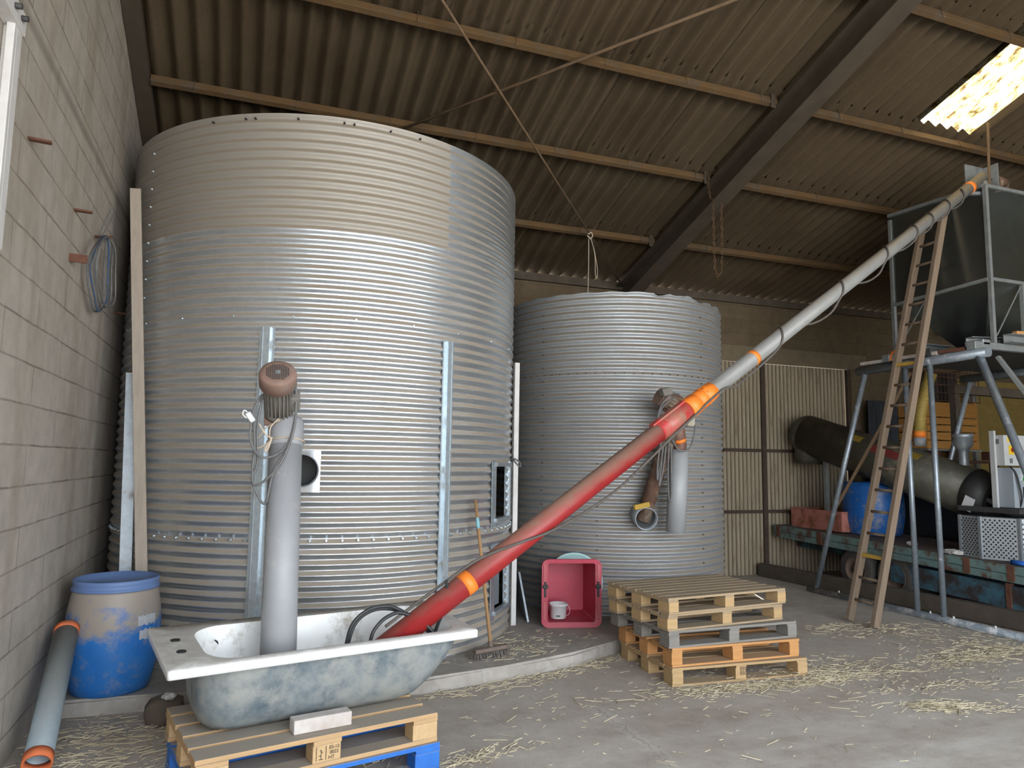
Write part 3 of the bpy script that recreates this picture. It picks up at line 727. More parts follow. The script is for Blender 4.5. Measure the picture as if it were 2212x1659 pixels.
# the two openings
def hatch(z0, z1, a0=-43, a1=-31, door=False):
    fr = None
    for a, w, ex in ((a0-1.7, 0.075, 0.03), (a1+1.6, 0.06, 0.03)):
        bm = NB(); n = (P1(a, 0, 1)-P1(a, 0, 0)); zb, zt = z0-0.05*(a < -40), z1+0.035; tg = V((-n.y, n.x, 0))*(1 if a < -40 else -1)
        c = P1(a, 0, 0.018)
        prof = [c - tg*w/2 + n*0.003, c + tg*w/2 + n*0.003, c + tg*w/2 - n*0.045, c + tg*(w/2-0.006) - n*0.045, c + tg*(w/2-0.006) - n*0.003, c - tg*w/2 - n*0.003]
        prism(bm, [V((p.x, p.y, zb)) for p in prof], (0, 0, zt-zb)); fr = obj('hatch_jamb', bm, M['zinc_new'], s1)
    am = (a0+a1)/2; n = (P1(am, 0, 1)-P1(am, 0, 0))
    for z_ in (z1+0.005, z0):
        bm = NB(); beam(bm, P1(a0-0.8, z_, 0.012), P1(a1+0.8, z_, 0.012), 0.05, 0.03, V((0, 0, 1))); obj('hatch_sill', bm, M['zinc_dull'], s1)
    if door:
        bm = NB(); beam(bm, P1(a0+6.5, z0+0.02, -0.06), P1(a0+6.5, z1-0.02, -0.06), 0.25, 0.006, n); obj('hatch_board', bm, M['zinc_dull'], s1)
hatch(1.03, 1.47); hatch(0.30, 0.80, door=True)
# outlet plate and spout behind the grey duct
o = None
bm = NB(); n = P1(-100.5, 0, 1)-P1(-100.5, 0, 0)
for k in range(8):
    a0_ = -103.6 + k*0.8
    beam(bm, P1(a0_+0.4, 1.275, 0.012), P1(a0_+0.4, 1.555, 0.012), 0.0245, 0.004, P1(a0_, 0, 1)-P1(a0_, 0, 0))
o = obj('outlet_plate', bm, mat('bright zinc plate', (0.80, 0.84, 0.87), (0.70, 0.75, 0.79), 8, 0.22, 0.95), s1)
bm = NB(); c0 = P1(-101.9, 1.425, -0.05); cyl(bm, c0, c0 + V((-0.02, -0.40, 0.0)), 0.105, None, 32, True, 0.005); sp0 = obj('outlet_spout', bm, M['duct'], o)
bm = NB(); cyl(bm, c0 + V((-0.006, -0.10, 0)), c0 + V((-0.008, -0.12, 0)), 0.100, None, 32); obj('shade_disc', bm, M['black'], sp0)  # black disc stands in for the shade inside the spout

s2 = thing('grain_silo', 'smaller dusty corrugated grain silo standing against the back wall', 'silo', (C2[0], C2[1], 0.09), 'corrugated grain silos')
def rag2(a):
    d = math.degrees(a) % 360
    if 262 < d < 335: return 0.016*math.sin(d*0.21) + 0.010*math.sin(d*0.47+1) + 0.004*math.sin(d*1.1) - 0.018*(1 if d > 300 else 0) - 0.012
    return 0.004*math.sin(d*0.5)
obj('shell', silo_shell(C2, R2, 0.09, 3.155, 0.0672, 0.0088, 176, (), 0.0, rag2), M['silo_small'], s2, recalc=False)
bmesh2 = bolt_mesh('bolt', 0.007, 0.012, M['steel_dark'])
for a, za, zb in ((-152.8, 0.15, 3.1), (-124.6, 0.15, 1.62), (-70, 0.15, 3.0)):
    z = za
    while z < zb: put('bolt', bmesh2, P2(a, z, 0.002), P2(a, 0, 1)-P2(a, 0, 0), s2, B2); z += 0.0672*2
for k in range(27): a = -165+k*4.4; put('bolt', bmesh2, P2(a, 2.36, 0.003), P2(a, 0, 1)-P2(a, 0, 0), s2, B2)
bm = NB(); cyl(bm, P2(-105, 1.04, -0.05), P2(-105, 1.00, 0.20), 0.105, None, 28, True, 0.008); oc = obj('outlet_collar', bm, M['zinc_dull'], s2)
bm = NB(); cyl(bm, P2(-105, 1.013, 0.13), P2(-105, 1.010, 0.145), 0.0965, None, 28); obj('shade_disc', bm, M['black'], oc)  # black disc set in the collar as its inner shade

# ------------------------------------------------------------------ discharge auger on the smaller silo
t = thing('discharge_auger', 'brown dusty discharge auger sticking up out of the smaller silo', 'auger', (3.45, 5.85, 1.0))
A0 = V((3.475, 5.83, 1.03)); A1 = V((3.70, 5.62, 1.99)); ax = (A1-A0).normalized()
bm = NB(); cyl(bm, A0 - ax*0.05, A1 - ax*0.12, 0.068, None, 24); obj('auger_tube', bm, M['motor_brown'], t)
bm = NB(); cyl(bm, A1 - ax*0.30, A1 + ax*0.0, 0.075, None, 24); box(bm, A1 + V((0.02, -0.02, -0.02)), (0.14, 0.12, 0.16), Matrix.Rotation(rad(20), 3, 'Y'), 0.01); o = obj('gear_head', bm, M['motor_brown'], t)
mc = A1 + V((-0.03, -0.01, 0.05))
bm = NB(); md = V((-0.85, -0.05, 0.35)).normalized(); cyl(bm, mc + md*(-0.12), mc + md*0.12, 0.085, None, 28)
for k in range(18):
    a_, b_, d_ = frame_from(md); n = a_*math.cos(2*PI*k/18) + b_*math.sin(2*PI*k/18)
    beam(bm, mc + n*0.09 - md*0.1, mc + n*0.09 + md*0.1, 0.006, 0.018, n)
mo = obj('motor', bm, M['motor_brown'], t)
bm = NB(); cyl(bm, mc + md*0.12, mc + md*0.19, 0.092, 0.08, 28); obj('fan_cowl', bm, M['rust_paint'], mo)
bm = NB(); box(bm, mc + V((-0.155, -0.10, 0.105)), (0.10, 0.07, 0.07), Matrix.Rotation(rad(-15), 3, 'Y'), 0.008); obj('terminal_box', bm, M['motor_grey'], mo)
bm = NB(); box(bm, (3.80, 5.60, 1.90), (0.11, 0.10, 0.11), Matrix.Rotation(rad(20), 3, 'Z'), 0.015); obj('bearing_box', bm, mat('pale dusty casting', (0.46, 0.42, 0.34), (0.38, 0.34, 0.27), 9, 0.9), t)
bm = NB(); tube(bm, smooth_path([(3.70, 5.62, 1.93), (3.72, 5.63, 1.82), (3.755, 5.66, 1.70), (3.765, 5.68, 1.60)]), 0.058, 20); sp = obj('spout_elbow', bm, M['brown_pipe'], t)
bm = NB(); cyl(bm, (3.742, 5.655, 1.735), (3.752, 5.66, 1.705), 0.063, None, 24); obj('tape_band', bm, M['orange_tape'], sp)
bm = NB(); cyl(bm, (3.762, 5.68, 1.63), (3.712, 5.68, 0.885), 0.089, None, 32, True, 0.005); obj('drop_pipe', bm, mat('white drop pipe', (0.37, 0.38, 0.39), (0.33, 0.34, 0.35), 5, 0.45), t)
bm = NB()
for k, pts in enumerate(([(3.49, 5.53, 2.03), (3.43, 5.52, 1.88), (3.44, 5.52, 1.78), (3.52, 5.52, 1.80), (3.63, 5.53, 1.92)],
                         [(3.62, 5.52, 2.10), (3.50, 5.51, 2.03), (3.41, 5.51, 1.88), (3.40, 5.52, 1.72)],
                         [(3.66, 5.52, 2.13), (3.55, 5.5, 2.12), (3.45, 5.5, 2.0), (3.42, 5.5, 1.85), (3.50, 5.5, 1.78)],
                         [(3.53, 5.62, 1.70), (3.50, 5.63, 1.52), (3.50, 5.64, 1.36), (3.53, 5.64, 1.50), (3.56, 5.62, 1.68)],
                         [(3.55, 5.62, 1.68), (3.53, 5.63, 1.45), (3.52, 5.64, 1.30), (3.56, 5.64, 1.45), (3.58, 5.62, 1.66)],
                         [(3.60, 5.60, 1.70), (3.60, 5.62, 1.45), (3.61, 5.63, 1.22), (3.63, 5.63, 1.17), (3.635, 5.62, 1.30), (3.62, 5.60, 1.66)],
                         [(3.62, 5.58, 1.72), (3.68, 5.56, 1.63), (3.78, 5.55, 1.64), (3.83, 5.55, 1.75), (3.86, 5.56, 1.86)])):
    tube(bm, smooth_path(pts), 0.008, 8)
obj('cables', bm, M['cable'], t)
bm = NB(); box(bm, (3.42, 5.74, 1.125), (0.25, 0.03, 0.045), Matrix.Rotation(rad(-8), 3, 'Y') @ Matrix.Rotation(rad(15), 3, 'Z'), 0.004)
solo('wood_wedge', bm, M['brass'], 'short ochre wooden wedge stuck in the outlet of the smaller silo', 'wedge')

# ------------------------------------------------------------------ pallets
def pallet_parts(L, W, H, top_t, bot_t, nboards, gap, blk, bottom=True, stringer=True, double_edge=False):
    """local geometry: x along L, y along W, z up. returns list of (name, bmesh, key)"""
    out = []; rr = random.Random(int(L*1000+nboards))
    bw = (W - gap*(nboards-1))/nboards
    for i in range(nboards):
        bm = NB(); y = -W/2 + bw/2 + i*(bw+gap)
        box(bm, (rr.uniform(-0.006, 0.006), y, H-top_t/2), (L, bw, top_t), Matrix.Rotation(rad(rr.uniform(-.3, .3)), 3, 'Z'), 0.002); out.append(('deck_board', bm, 'board'))
    zt = H - top_t
    if stringer:
        for x in (-L/2+blk[0]/2, 0, L/2-blk[0]/2):
            bm = NB(); box(bm, (x, 0, zt-bot_t/2), (blk[0]*1.0, W, bot_t), None, 0.002); out.append(('stringer_board', bm, 'board2'))
        zt -= bot_t
    zb = bot_t if bottom else 0.0
    for x in (-L/2+blk[0]/2, 0, L/2-blk[0]/2):
        for y in (-W/2+blk[1]/2, 0, W/2-blk[1]/2):
            bm = NB(); box(bm, (x+rr.uniform(-.004, .004), y, (zt+zb)/2), (blk[0], blk[1], zt-zb), Matrix.Rotation(rad(rr.uniform(-2, 2)), 3, 'Z'), 0.003); out.append(('block', bm, 'block'))
    if bottom:
        for y, w in ((-W/2+blk[1]/2, blk[1]), (0, blk[1]), (W/2-blk[1]/2, blk[1])):
            bm = NB(); box(bm, (0, y, bot_t/2), (L, w, bot_t), Matrix.Rotation(rad(rr.uniform(-.4, .4)), 3, 'Z'), 0.002); out.append(('bottom_board', bm, 'board2'))
    return out
def pallet(label, loc, rz, mats, group, **kw):
    t = bpy.data.objects.new('pallet', None); t.empty_display_size = 0.1; link(t); t.location = loc; t.rotation_euler = (0, 0, rz)
    t['label'] = label; t['category'] = 'pallet'; t['group'] = group
    for nm, bm, key in pallet_parts(**kw): obj(nm, bm, mats[key], t)
    return t
RZ = rad(13.5); ca, sa = math.cos(RZ), math.sin(RZ)
pc = V((0.33, 3.80)); Lp, Wp, Hp = 1.11, 0.75, 0.135
eur = dict(L=Lp, W=Wp, H=Hp, top_t=0.021, bot_t=0.020, nboards=5, gap=0.03, blk=(0.13, 0.095))
pallet('blue painted pallet lying on the floor under the natural wood pallet', (pc.x+0.012, pc.y-0.012, 0), RZ, dict(board=M['blue_pallet'], board2=M['blue_pallet'], block=M['blue_pallet']), 'pallets under the bathtub', **eur)
tp = pallet('natural pine pallet carrying the bathtub, stacked on the blue pallet', (pc.x, pc.y, Hp), RZ, dict(board=M['pine_pallet'], board2=M['pine_pallet'], block=M['pine_block']), 'pallets under the bathtub', **eur)
# stencil on the middle front block
def text_obj(s, size, loc, rot, m, parent, name='stencil_mark', depth=0.0006, align='CENTER'):
    cu = bpy.data.curves.new('lettering', 'FONT'); cu.body = s; cu.size = size; cu.extrude = depth; cu.align_x = align; cu.align_y = 'CENTER'
    o = bpy.data.objects.new('lettering', cu); sc.collection.objects.link(o)
    dg = bpy.context.evaluated_depsgraph_get(); me = bpy.data.meshes.new_from_object(o.evaluated_get(dg)); bpy.data.objects.remove(o)
    me.materials.clear(); me.materials.append(m)
    n = bpy.data.objects.new(name, me); link(n); n.location = loc; n.rotation_euler = rot
    if parent: n.parent = parent
    return n
blkf = [c for c in tp.children if c.name.startswith('block')]
mid = blkf[3]
for k, s in enumerate(('ES-12', '0022', 'HT')):
    text_obj(s, 0.021, (0.030 if k < 2 else 0.018, -Wp/2-0.0016, 0.078-0.021*k), (rad(90), 0, 0), M['ink'], mid)
bm = NB()
for a, b in (((-0.052, 0.03), (-0.052, 0.088)), ((-0.008, 0.03), (-0.008, 0.088)), ((-0.04, 0.034), (-0.02, 0.034)), ((-0.03, 0.034), (-0.03, 0.075)), ((-0.04, 0.05), (-0.03, 0.05)), ((-0.03, 0.062), (-0.022, 0.066)), ((-0.036, 0.07), (-0.03, 0.075))):
    beam(bm, (a[0], -Wp/2-0.0016, a[1]), (b[0], -Wp/2-0.0016, b[1]), 0.0022, 0.0012, V((0, 1, 0)))
me = bpy.data.meshes.new('stencil_logo'); bm.to_mesh(me); bm.free(); me.materials.append(M['ink']); o = bpy.data.objects.new('stencil_logo', me); link(o); o.parent = mid

# the stack of five pallets
oneway = dict(L=1.10, W=0.76, H=0.1195, top_t=0.017, bot_t=0.014, nboards=7, gap=0.022, blk=(0.085, 0.12), stringer=True)
fl = V((2.80, 4.33)); 
def stack(label, z, dx, dy, rz, mats, **kw):
    p = dict(oneway); p.update(kw); r = rad(rz)
    cx = fl.x + dx + math.cos(r)*p['L']/2 - math.sin(r)*p['W']/2; cy = fl.y + dy + math.sin(r)*p['L']/2 + math.cos(r)*p['W']/2
    return pallet(label, (cx, cy, z), r, mats, 'pallets in the stack of five', **p)
wy = dict(board=M['wood_yellow'], board2=M['wood_yellow'], block=M['wood_yellow']); wo = dict(board=M['wood_orange'], board2=M['wood_orange'], block=M['wood_orange'])
wg = dict(board=M['wood_grey'], board2=M['wood_grey'], block=M['wood_grey']); wt = dict(board=M['wood_tan'], board2=M['wood_tan'], block=M['wood_yellow'])
b5 = stack('yellowish pallet at the bottom of the stack of five, standing on the floor', 0.0, -0.01, 0.0, -3.0, wy, H=0.122, W=0.78)
stack('orange pallet second from the bottom of the stack of five', 0.122, 0.005, 0.02, -1.5, wo, L=1.06, nboards=5, gap=0.06, H=0.125, W=0.78)
stack('weathered grey pallet in the middle of the stack of five', 0.247, -0.02, 0.02, 0.5, wg, L=1.10, W=0.82, H=0.116)
stack('tan pallet second from the top of the stack of five', 0.363, -0.03, 0.01, 5.0, wt, L=1.05, W=0.74, H=0.112)
stack('tan close-boarded pallet on top of the stack of five', 0.475, -0.03, 0.0, 6.0, wt, L=1.10, W=0.74, H=0.112, nboards=8, gap=0.016)
bl = [c for c in b5.children if c.name.startswith('block')][3]
text_obj('050', 0.036, (0.013, -0.39-0.0016, 0.083), (rad(90), 0, 0), M['ink'], bl); text_obj('050', 0.036, (0.013, -0.39-0.0016, 0.053), (rad(90), 0, 0), M['ink'], bl)

# ------------------------------------------------------------------ bathtub
bc = V((0.399, 3.829, 0.642)); bu = V((math.cos(rad(13.2)), math.sin(rad(13.2)), 0)); tilt = rad(4.0)
bv = V((-bu.y*math.cos(tilt), bu.x*math.cos(tilt), math.sin(tilt))); bw_ = bu.cross(bv)
BL, BW = 0.74, 0.327
def bp(u, v, w): return bc + bu*u + bv*v + bw_*w
def rrect(u0, u1, vh, r0, r1, n=10):
    """rounded rectangle outline in (u,v): left radius r0, right radius r1"""
    pts = []
    for (cu, cv, a0, r) in ((u1-r1, vh-r1, 0, r1), (u0+r0, vh-r0, 90, r0), (u0+r0, -vh+r0, 180, r0), (u1-r1, -vh+r1, 270, r1)):
        for k in range(n+1):
            a = rad(a0 + 90*k/n); pts.append((cu + r*math.cos(a), cv + r*math.sin(a)))
    return pts
def loft(bm, secs, cap=True):
    rings = [[bm.verts.new(bp(u, v, w)) for (u, v) in o] for o, w in secs]
    for X, Y in zip(rings, rings[1:]):
        n = len(X)
        for i in range(n):
            f = bm.faces.new((X[i], X[(i+1) % n], Y[(i+1) % n], Y[i])); f.smooth = True
    if cap: bm.faces.new(rings[-1])
    return rings
bt = thing('bathtub', 'old white enamel bathtub with grey underside, on the pallets', 'bathtub', (bc.x, bc.y, 0.27))
D = -0.345
inn = [(rrect(-0.565, 0.665, 0.262, 0.15, 0.11), 0.0), (rrect(-0.560, 0.655, 0.255, 0.15, 0.11), -0.02), (rrect(-0.545, 0.60, 0.235, 0.15, 0.12), -0.13), (rrect(-0.525, 0.52, 0.205, 0.15, 0.13), -0.24), (rrect(-0.49, 0.45, 0.155, 0.13, 0.12), -0.30), (rrect(-0.44, 0.38, 0.09, 0.08, 0.08), -0.325)]
bm = NB(); loft(bm, inn)
o = obj('basin', bm, M['enamel'], bt, recalc=False)
bm = NB()
top = rrect(-0.565, 0.665, 0.262, 0.15, 0.11); out_ = rrect(-BL, BL, BW, 0.012, 0.012)
secs = [(top, 0.0), (out_, 0.004), (rrect(-BL-.003, BL+.003, BW+.003, .014, .014), -0.006), (rrect(-BL-.003, BL+.003, BW+.003, .014, .014), -0.034), (rrect(-BL+.012, BL-.012, BW-.012, .01, .01), -0.037), (rrect(-0.60, 0.70, 0.285, .16, .12), -0.030)]
loft(bm, secs, False)
rim = obj('rim', bm, M['enamel_rim'], bt)
for v in (-0.09, 0.085): bm = NB(); cyl(bm, bp(-0.655, v, -0.002), bp(-0.655, v, 0.0065), 0.021, None, 20); obj('tap_hole', bm, M['black'], rim)
bm = NB(); cyl(bm, bp(-0.45, 0.2395, -0.085), bp(-0.45, 0.247, -0.085), 0.022, None, 20); obj('overflow_hole', bm, M['black'], o)
bm = NB()
sec2 = [(rrect(-0.60, 0.70, 0.285, .16, .12), -0.030), (rrect(-0.598, 0.675, 0.280, .17, .13), -0.09), (rrect(-0.594, 0.63, 0.270, .17, .14), -0.17), (rrect(-0.586, 0.575, 0.252, .17, .15), -0.25), (rrect(-0.568, 0.515, 0.220, .15, .14), -0.31), (rrect(-0.535, 0.455, 0.172, .13, .12), -0.345), (rrect(-0.48, 0.39, 0.11, .08, .08), -0.362)]
loft(bm, sec2); obj('underside', bm, M['bath_out'], bt)
bm = NB(); beam(bm, (0.262, 3.500, 0.302), (0.525, 3.556, 0.302), 0.075, 0.062, bev=0.005)
solo('timber_chock', bm, M['whitewashed'], 'whitewashed square timber offcut wedged against the bathtub on the pallet', 'wood block', None)

# grey duct with motor in the bathtub
t = thing('vertical_auger', 'upright grey plastic auger pipe with rusty electric motor, standing in the bathtub', 'auger', (0.205, 3.74, 0.30))
d0 = V((0.205, 3.745, 0.318)); d1 = V((0.205, 4.085, 1.66)); dd = (d1-d0).normalized()
bm = NB(); cyl(bm, d0, d1, 0.0865, None, 40); pipe = obj('pipe', bm, M['duct'], t)
bm = NB(); lathe(bm, [(0.0868, -0.10), (0.0925, -0.085), (0.0925, 0.03), (0.082, 0.055), (0.0, 0.056)], d1, 40, dd); obj('collar', bm, M['duct'], t)
mf = V((0.163, 4.07, 1.735)); ma = V((-0.08, -0.76, 0.65)).normalized()
bm = NB(); a_, b_, d_ = frame_from(ma); rot = Matrix((V((1, 0, 0)) - ma*ma.x, ma.cross(V((1, 0, 0)) - ma*ma.x), ma)).transposed()
rot = Matrix(((V((1, 0, 0)) - ma*ma.x).normalized(), ma.cross((V((1, 0, 0)) - ma*ma.x).normalized()), ma)).transposed()
box(bm, mf, (0.15, 0.15, 0.014), rot, 0.003); obj('mounting_plate', bm, M['rust_paint'], t)
bm = NB(); cyl(bm, d1 + dd*0.04, mf - ma*0.005, 0.035, None, 16); obj('shaft_neck', bm, M['steel_dark'], t)
bm = NB(); cyl(bm, mf + ma*0.012, mf + ma*0.245, 0.062, None, 32)
for k in range(22):
    n = a_*math.cos(2*PI*k/22) + b_*math.sin(2*PI*k/22)
    beam(bm, mf + n*0.067 + ma*0.03, mf + n*0.067 + ma*0.23, 0.005, 0.018, n)
cyl(bm, mf + ma*0.008, mf + ma*0.035, 0.075, 0.07, 32)
mo = obj('motor', bm, M['motor_grey'], t)
bm = NB(); n = rot @ V((1, 0, 0)); box(bm, mf + n*0.085 + ma*0.11, (0.05, 0.07, 0.09), rot, 0.006); obj('terminal_box', bm, M['motor_grey'], mo)
bm = NB(); f0 = mf + ma*0.225; lathe(bm, [(0.088, 0.0), (0.094, 0.004), (0.094, 0.075), (0.088, 0.088), (0.066, 0.092), (0.0, 0.092)], f0, 40, ma); cw = obj('fan_cowl', bm, M['rust_paint'], t)
bm = NB(); gx = rot @ V((1, 0, 0)); gy = rot @ V((0, 1, 0))
for i in range(-7, 8):
    for j in range(-7, 8):
        if i*i + j*j > 46 or (abs(i) < 2 and abs(j) < 2): continue
        box(bm, f0 + ma*0.0925 + gx*i*0.0088 + gy*j*0.0088, (0.0058, 0.0058, 0.002), rot)
obj('grille_holes', bm, M['dark_mesh'], cw)
bm = NB(); box(bm, f0 + ma*0.0925, (0.026, 0.026, 0.003), rot); obj('cowl_badge', bm, M['zinc_dull'], cw)
Lp1 = [(0.10, 3.98, 1.83), (0.049, 3.96, 1.787), (0.027, 3.95, 1.714), (0.024, 3.95, 1.594), (0.072, 3.93, 1.511), (0.14, 3.93, 1.512), (0.207, 3.93, 1.574), (0.240, 3.94, 1.721), (0.238, 3.95, 1.857), (0.22, 3.96, 1.92)]
Lp2 = [(0.10, 3.97, 1.84), (0.057, 3.96, 1.812), (0.036, 3.96, 1.714), (0.046, 3.96, 1.57), (0.042, 3.96, 1.427), (0.052, 3.96, 1.356), (0.111, 3.95, 1.266), (0.144, 3.92, 1.428), (0.212, 3.92, 1.562), (0.238, 3.93, 1.672), (0.243, 3.95, 1.795), (0.225, 3.96, 1.90)]
Lp3 = [(0.07, 3.97, 1.80), (0.055, 3.97, 1.66), (0.064, 3.97, 1.475), (0.043, 3.96, 1.403), (0.061, 3.95, 1.36), (0.112, 3.93, 1.392), (0.177, 3.91, 1.476), (0.224, 3.92, 1.598)]
bm = NB()
for L in (Lp1, Lp2, Lp3): tube(bm, smooth_path(L), 0.0065, 8)
obj('power_cable', bm, M['cable'], t)
bm = NB(); tube(bm, smooth_path([(0.165, 3.975, 1.70), (0.10, 4.02, 1.66), (0.05, 3.99, 1.585), (0.034, 3.98, 1.60)]), 0.004, 6)
tube(bm, smooth_path([(0.16, 3.98, 1.71), (0.12, 3.97, 1.66), (0.12, 3.96, 1.60), (0.13, 3.95, 1.61)]), 0.004, 6)
tube(bm, smooth_path([(0.06, 3.97, 1.68), (0.10, 3.96, 1.62), (0.125, 3.95, 1.60), (0.11, 3.94, 1.545), (0.098, 3.94, 1.535), (0.104, 3.94, 1.56), (0.125, 3.95, 1.59), (0.085, 3.96, 1.56), (0.06, 3.97, 1.55)]), 0.005, 6)
cq = d0 + (d1-d0)*0.945
tube(bm, [cq + (a2*math.cos(2*PI*k/40) + b2*math.sin(2*PI*k/40))*0.0965 for a2, b2, _ in (frame_from(dd),) for k in range(40)], 0.0045, 6, True)
obj('twine', bm, M['twine'], t)
bm = NB(); box(bm, (0.018, 3.95, 1.71), (0.028, 0.03, 0.055), Matrix.Rotation(rad(-35), 3, 'Y'), 0.006); tube(bm, smooth_path([(0.008, 3.95, 1.73), (-0.012, 3.95, 1.745), (-0.02, 3.95, 1.725), (0.0, 3.95, 1.705)]), 0.004, 6)
obj('plug', bm, M['white_plastic'], t)

# ------------------------------------------------------------------ long inclined auger
T0 = V((0.8928, 3.80, 0.6524)); T1 = V((6.912, 4.88, 4.474)); td = (T1-T0).normalized(); TL = (T1-T0).length
tp_ = lambda t: T0 + (T1-T0)*t
t = thing('inclined_auger', 'long red and grey auger tube rising from the bathtub to the hopper top', 'auger', (0.3, 3.52, 0.32))
bm = NB(); cyl(bm, tp_(-0.044), tp_(0.318), 0.063, None, 40); rt = obj('red_tube', bm, M['red_tube'], t); rt['label'] = 'dusty red lower tube'
bm = NB(); cyl(bm, tp_(0.318), tp_(0.985), 0.056, None, 40); gt = obj('grey_tube', bm, M['grey_tube'], t); gt['label'] = 'grey upper tube'
bm = NB(); cyl(bm, tp_(0.275), tp_(0.320), 0.0655, None, 40); a_, b_, d_ = frame_from(td)
beam(bm, tp_(0.272) + b_*0.068, tp_(0.318) + b_*0.068, 0.046, 0.012, b_); obj('coupling_sleeve', bm, mat('bright red paint', (0.52, 0.03, 0.035), (0.42, 0.10, 0.08), 12, 0.45, dirt=(0.30, 0.17, 0.12), dirt_amt=0.4), t)
def tape(t0, t1, r): 
    bm = NB(); cyl(bm, tp_(t0), tp_(t1), r, None, 36); obj('tape_band', bm, M['orange_tape'], t)
tape(0.043, 0.0515, 0.0655); tape(0.317, 0.331, 0.073); tape(0.4235, 0.429, 0.0585); tape(0.937, 0.945, 0.059)
bm = NB(); cyl(bm, tp_(0.331), tp_(0.345), 0.069, None, 10); cyl(bm, tp_(0.341), tp_(0.357), 0.073, 0.066, 8); obj('tape_wrap', bm, M['orange_tape'], t)
# outlet head with plates and motor
H0 = tp_(0.985)
bm = NB(); box(bm, H0 + V((0.02, 0.10, 0.06)), (0.26, 0.012, 0.20), None, 0.002); box(bm, H0 + V((0.14, 0.02, 0.0)), (0.012, 0.17, 0.30), None, 0.002); obj('head_plate', bm, M['zinc_dull'], t)
bm = NB(); cyl(bm, H0 + V((0.15, 0.02, -0.03)), H0 + V((0.33, 0.05, -0.02)), 0.085, None, 24); obj('head_motor', bm, M['motor_brown'], t)
bm = NB(); cyl(bm, H0 - td*0.06 + V((0, 0, -0.03)), H0 + V((-0.02, 0, -0.20)), 0.062, 0.055, 20); obj('head_spout', bm, M['zinc_dull'], t)
bm = NB(); beam(bm, H0 + V((0.02, -0.05, -0.15)), V((6.94, 4.86, 5.02)), 0.035, 0.006, V((0, 1, 0))); obj('hanging_strap', bm, M['rod'], t)
bm = NB(); beam(bm, H0 + V((-0.25, -0.04, -0.22)), H0 + V((0.20, -0.06, -0.16)), 0.04, 0.03); obj('cross_bar', bm, M['zinc_dull'], t)
# cable following the tube
bm = NB(); side = a_ if a_.y < 0 else -a_; upv = b_ if b_.z > 0 else -b_       # toward viewer / up
def cp(tt, ang, r): return tp_(tt) + (side*math.cos(ang) + upv*math.sin(ang))*r
pts = [cp(-0.02, rad(100), 0.0845), cp(0.02, rad(120), 0.0795), cp(0.05, rad(95), 0.0765), cp(0.07, rad(70), 0.0745), cp(0.10, rad(15), 0.0725), cp(0.125, rad(-30), 0.0745), cp(0.16, rad(-70), 0.0995), cp(0.20, rad(-70), 0.1195), cp(0.24, rad(-65), 0.1045), cp(0.28, rad(-50), 0.0825), cp(0.315, rad(-30), 0.0765), cp(0.34, rad(-15), 0.0725), cp(0.365, rad(-20), 0.0615), cp(0.385, rad(-70), 0.0795), cp(0.41, rad(-100), 0.0945), cp(0.43, rad(-80), 0.0795)]
cross = [0.468, 0.591, 0.695, 0.772, 0.815, 0.864, 0.906]
for k, tc in enumerate(cross):
    dt = 0.010 if k < 3 else 0.006
    pts += [cp(tc-dt, rad(-50), 0.0655), cp(tc, rad(0), 0.0625), cp(tc+dt, rad(60), 0.0625)]
    if k < len(cross)-1:
        nx = cross[k+1]; g = 0.105 if k < 2 else 0.075
        pts += [cp(tc+dt*2, rad(130), 0.0625), cp(tc+(nx-tc)*0.35, rad(200), 0.0645), cp(tc+(nx-tc)*0.6, rad(255), g), cp(tc+(nx-tc)*0.8, rad(275), g)]
pts += [cp(0.93, rad(200), 0.07), cp(0.96, rad(280), 0.12), H0 + V((0.10, -0.10, -0.16)), H0 + V((0.33, -0.03, -0.02)), H0 + V((0.30, 0.02, 0.03)), H0 + V((0.12, 0.0, 0.0))]
tube(bm, smooth_path(pts, 6), 0.0085, 8); obj('power_cable', bm, M['cable_dusty'], t)
bm = NB()
for pts in ([(0.526, 3.80, 0.46), (0.535, 3.80, 0.58), (0.565, 3.80, 0.672), (0.64, 3.81, 0.730), (0.73, 3.82, 0.742), (0.80, 3.83, 0.720), (0.90, 3.80, 0.66), (0.99, 3.78, 0.58), (0.95, 3.78, 0.48)],
            [(0.54, 3.83, 0.45), (0.548, 3.82, 0.58), (0.585, 3.83, 0.67), (0.66, 3.84, 0.718), (0.75, 3.85, 0.722), (0.84, 3.85, 0.69), (0.96, 3.80, 0.60), (1.0, 3.80, 0.50)],
            [(0.64, 3.76, 0.46), (0.65, 3.76, 0.60), (0.69, 3.77, 0.665), (0.75, 3.79, 0.700), (0.82, 3.80, 0.705), (0.93, 3.76, 0.65), (1.02, 3.74, 0.55)],
            [(1.0, 3.90, 0.52), (1.03, 3.88, 0.62), (1.05, 3.84, 0.70), (1.06, 3.82, 0.78), (1.05, 3.80, 0.86)]):
    tube(bm, smooth_path(pts), 0.0095, 8)
solo('cable_loops', bm, M['cable_dark'], 'loops of black cable lying in the bathtub under the red tube', 'cable')

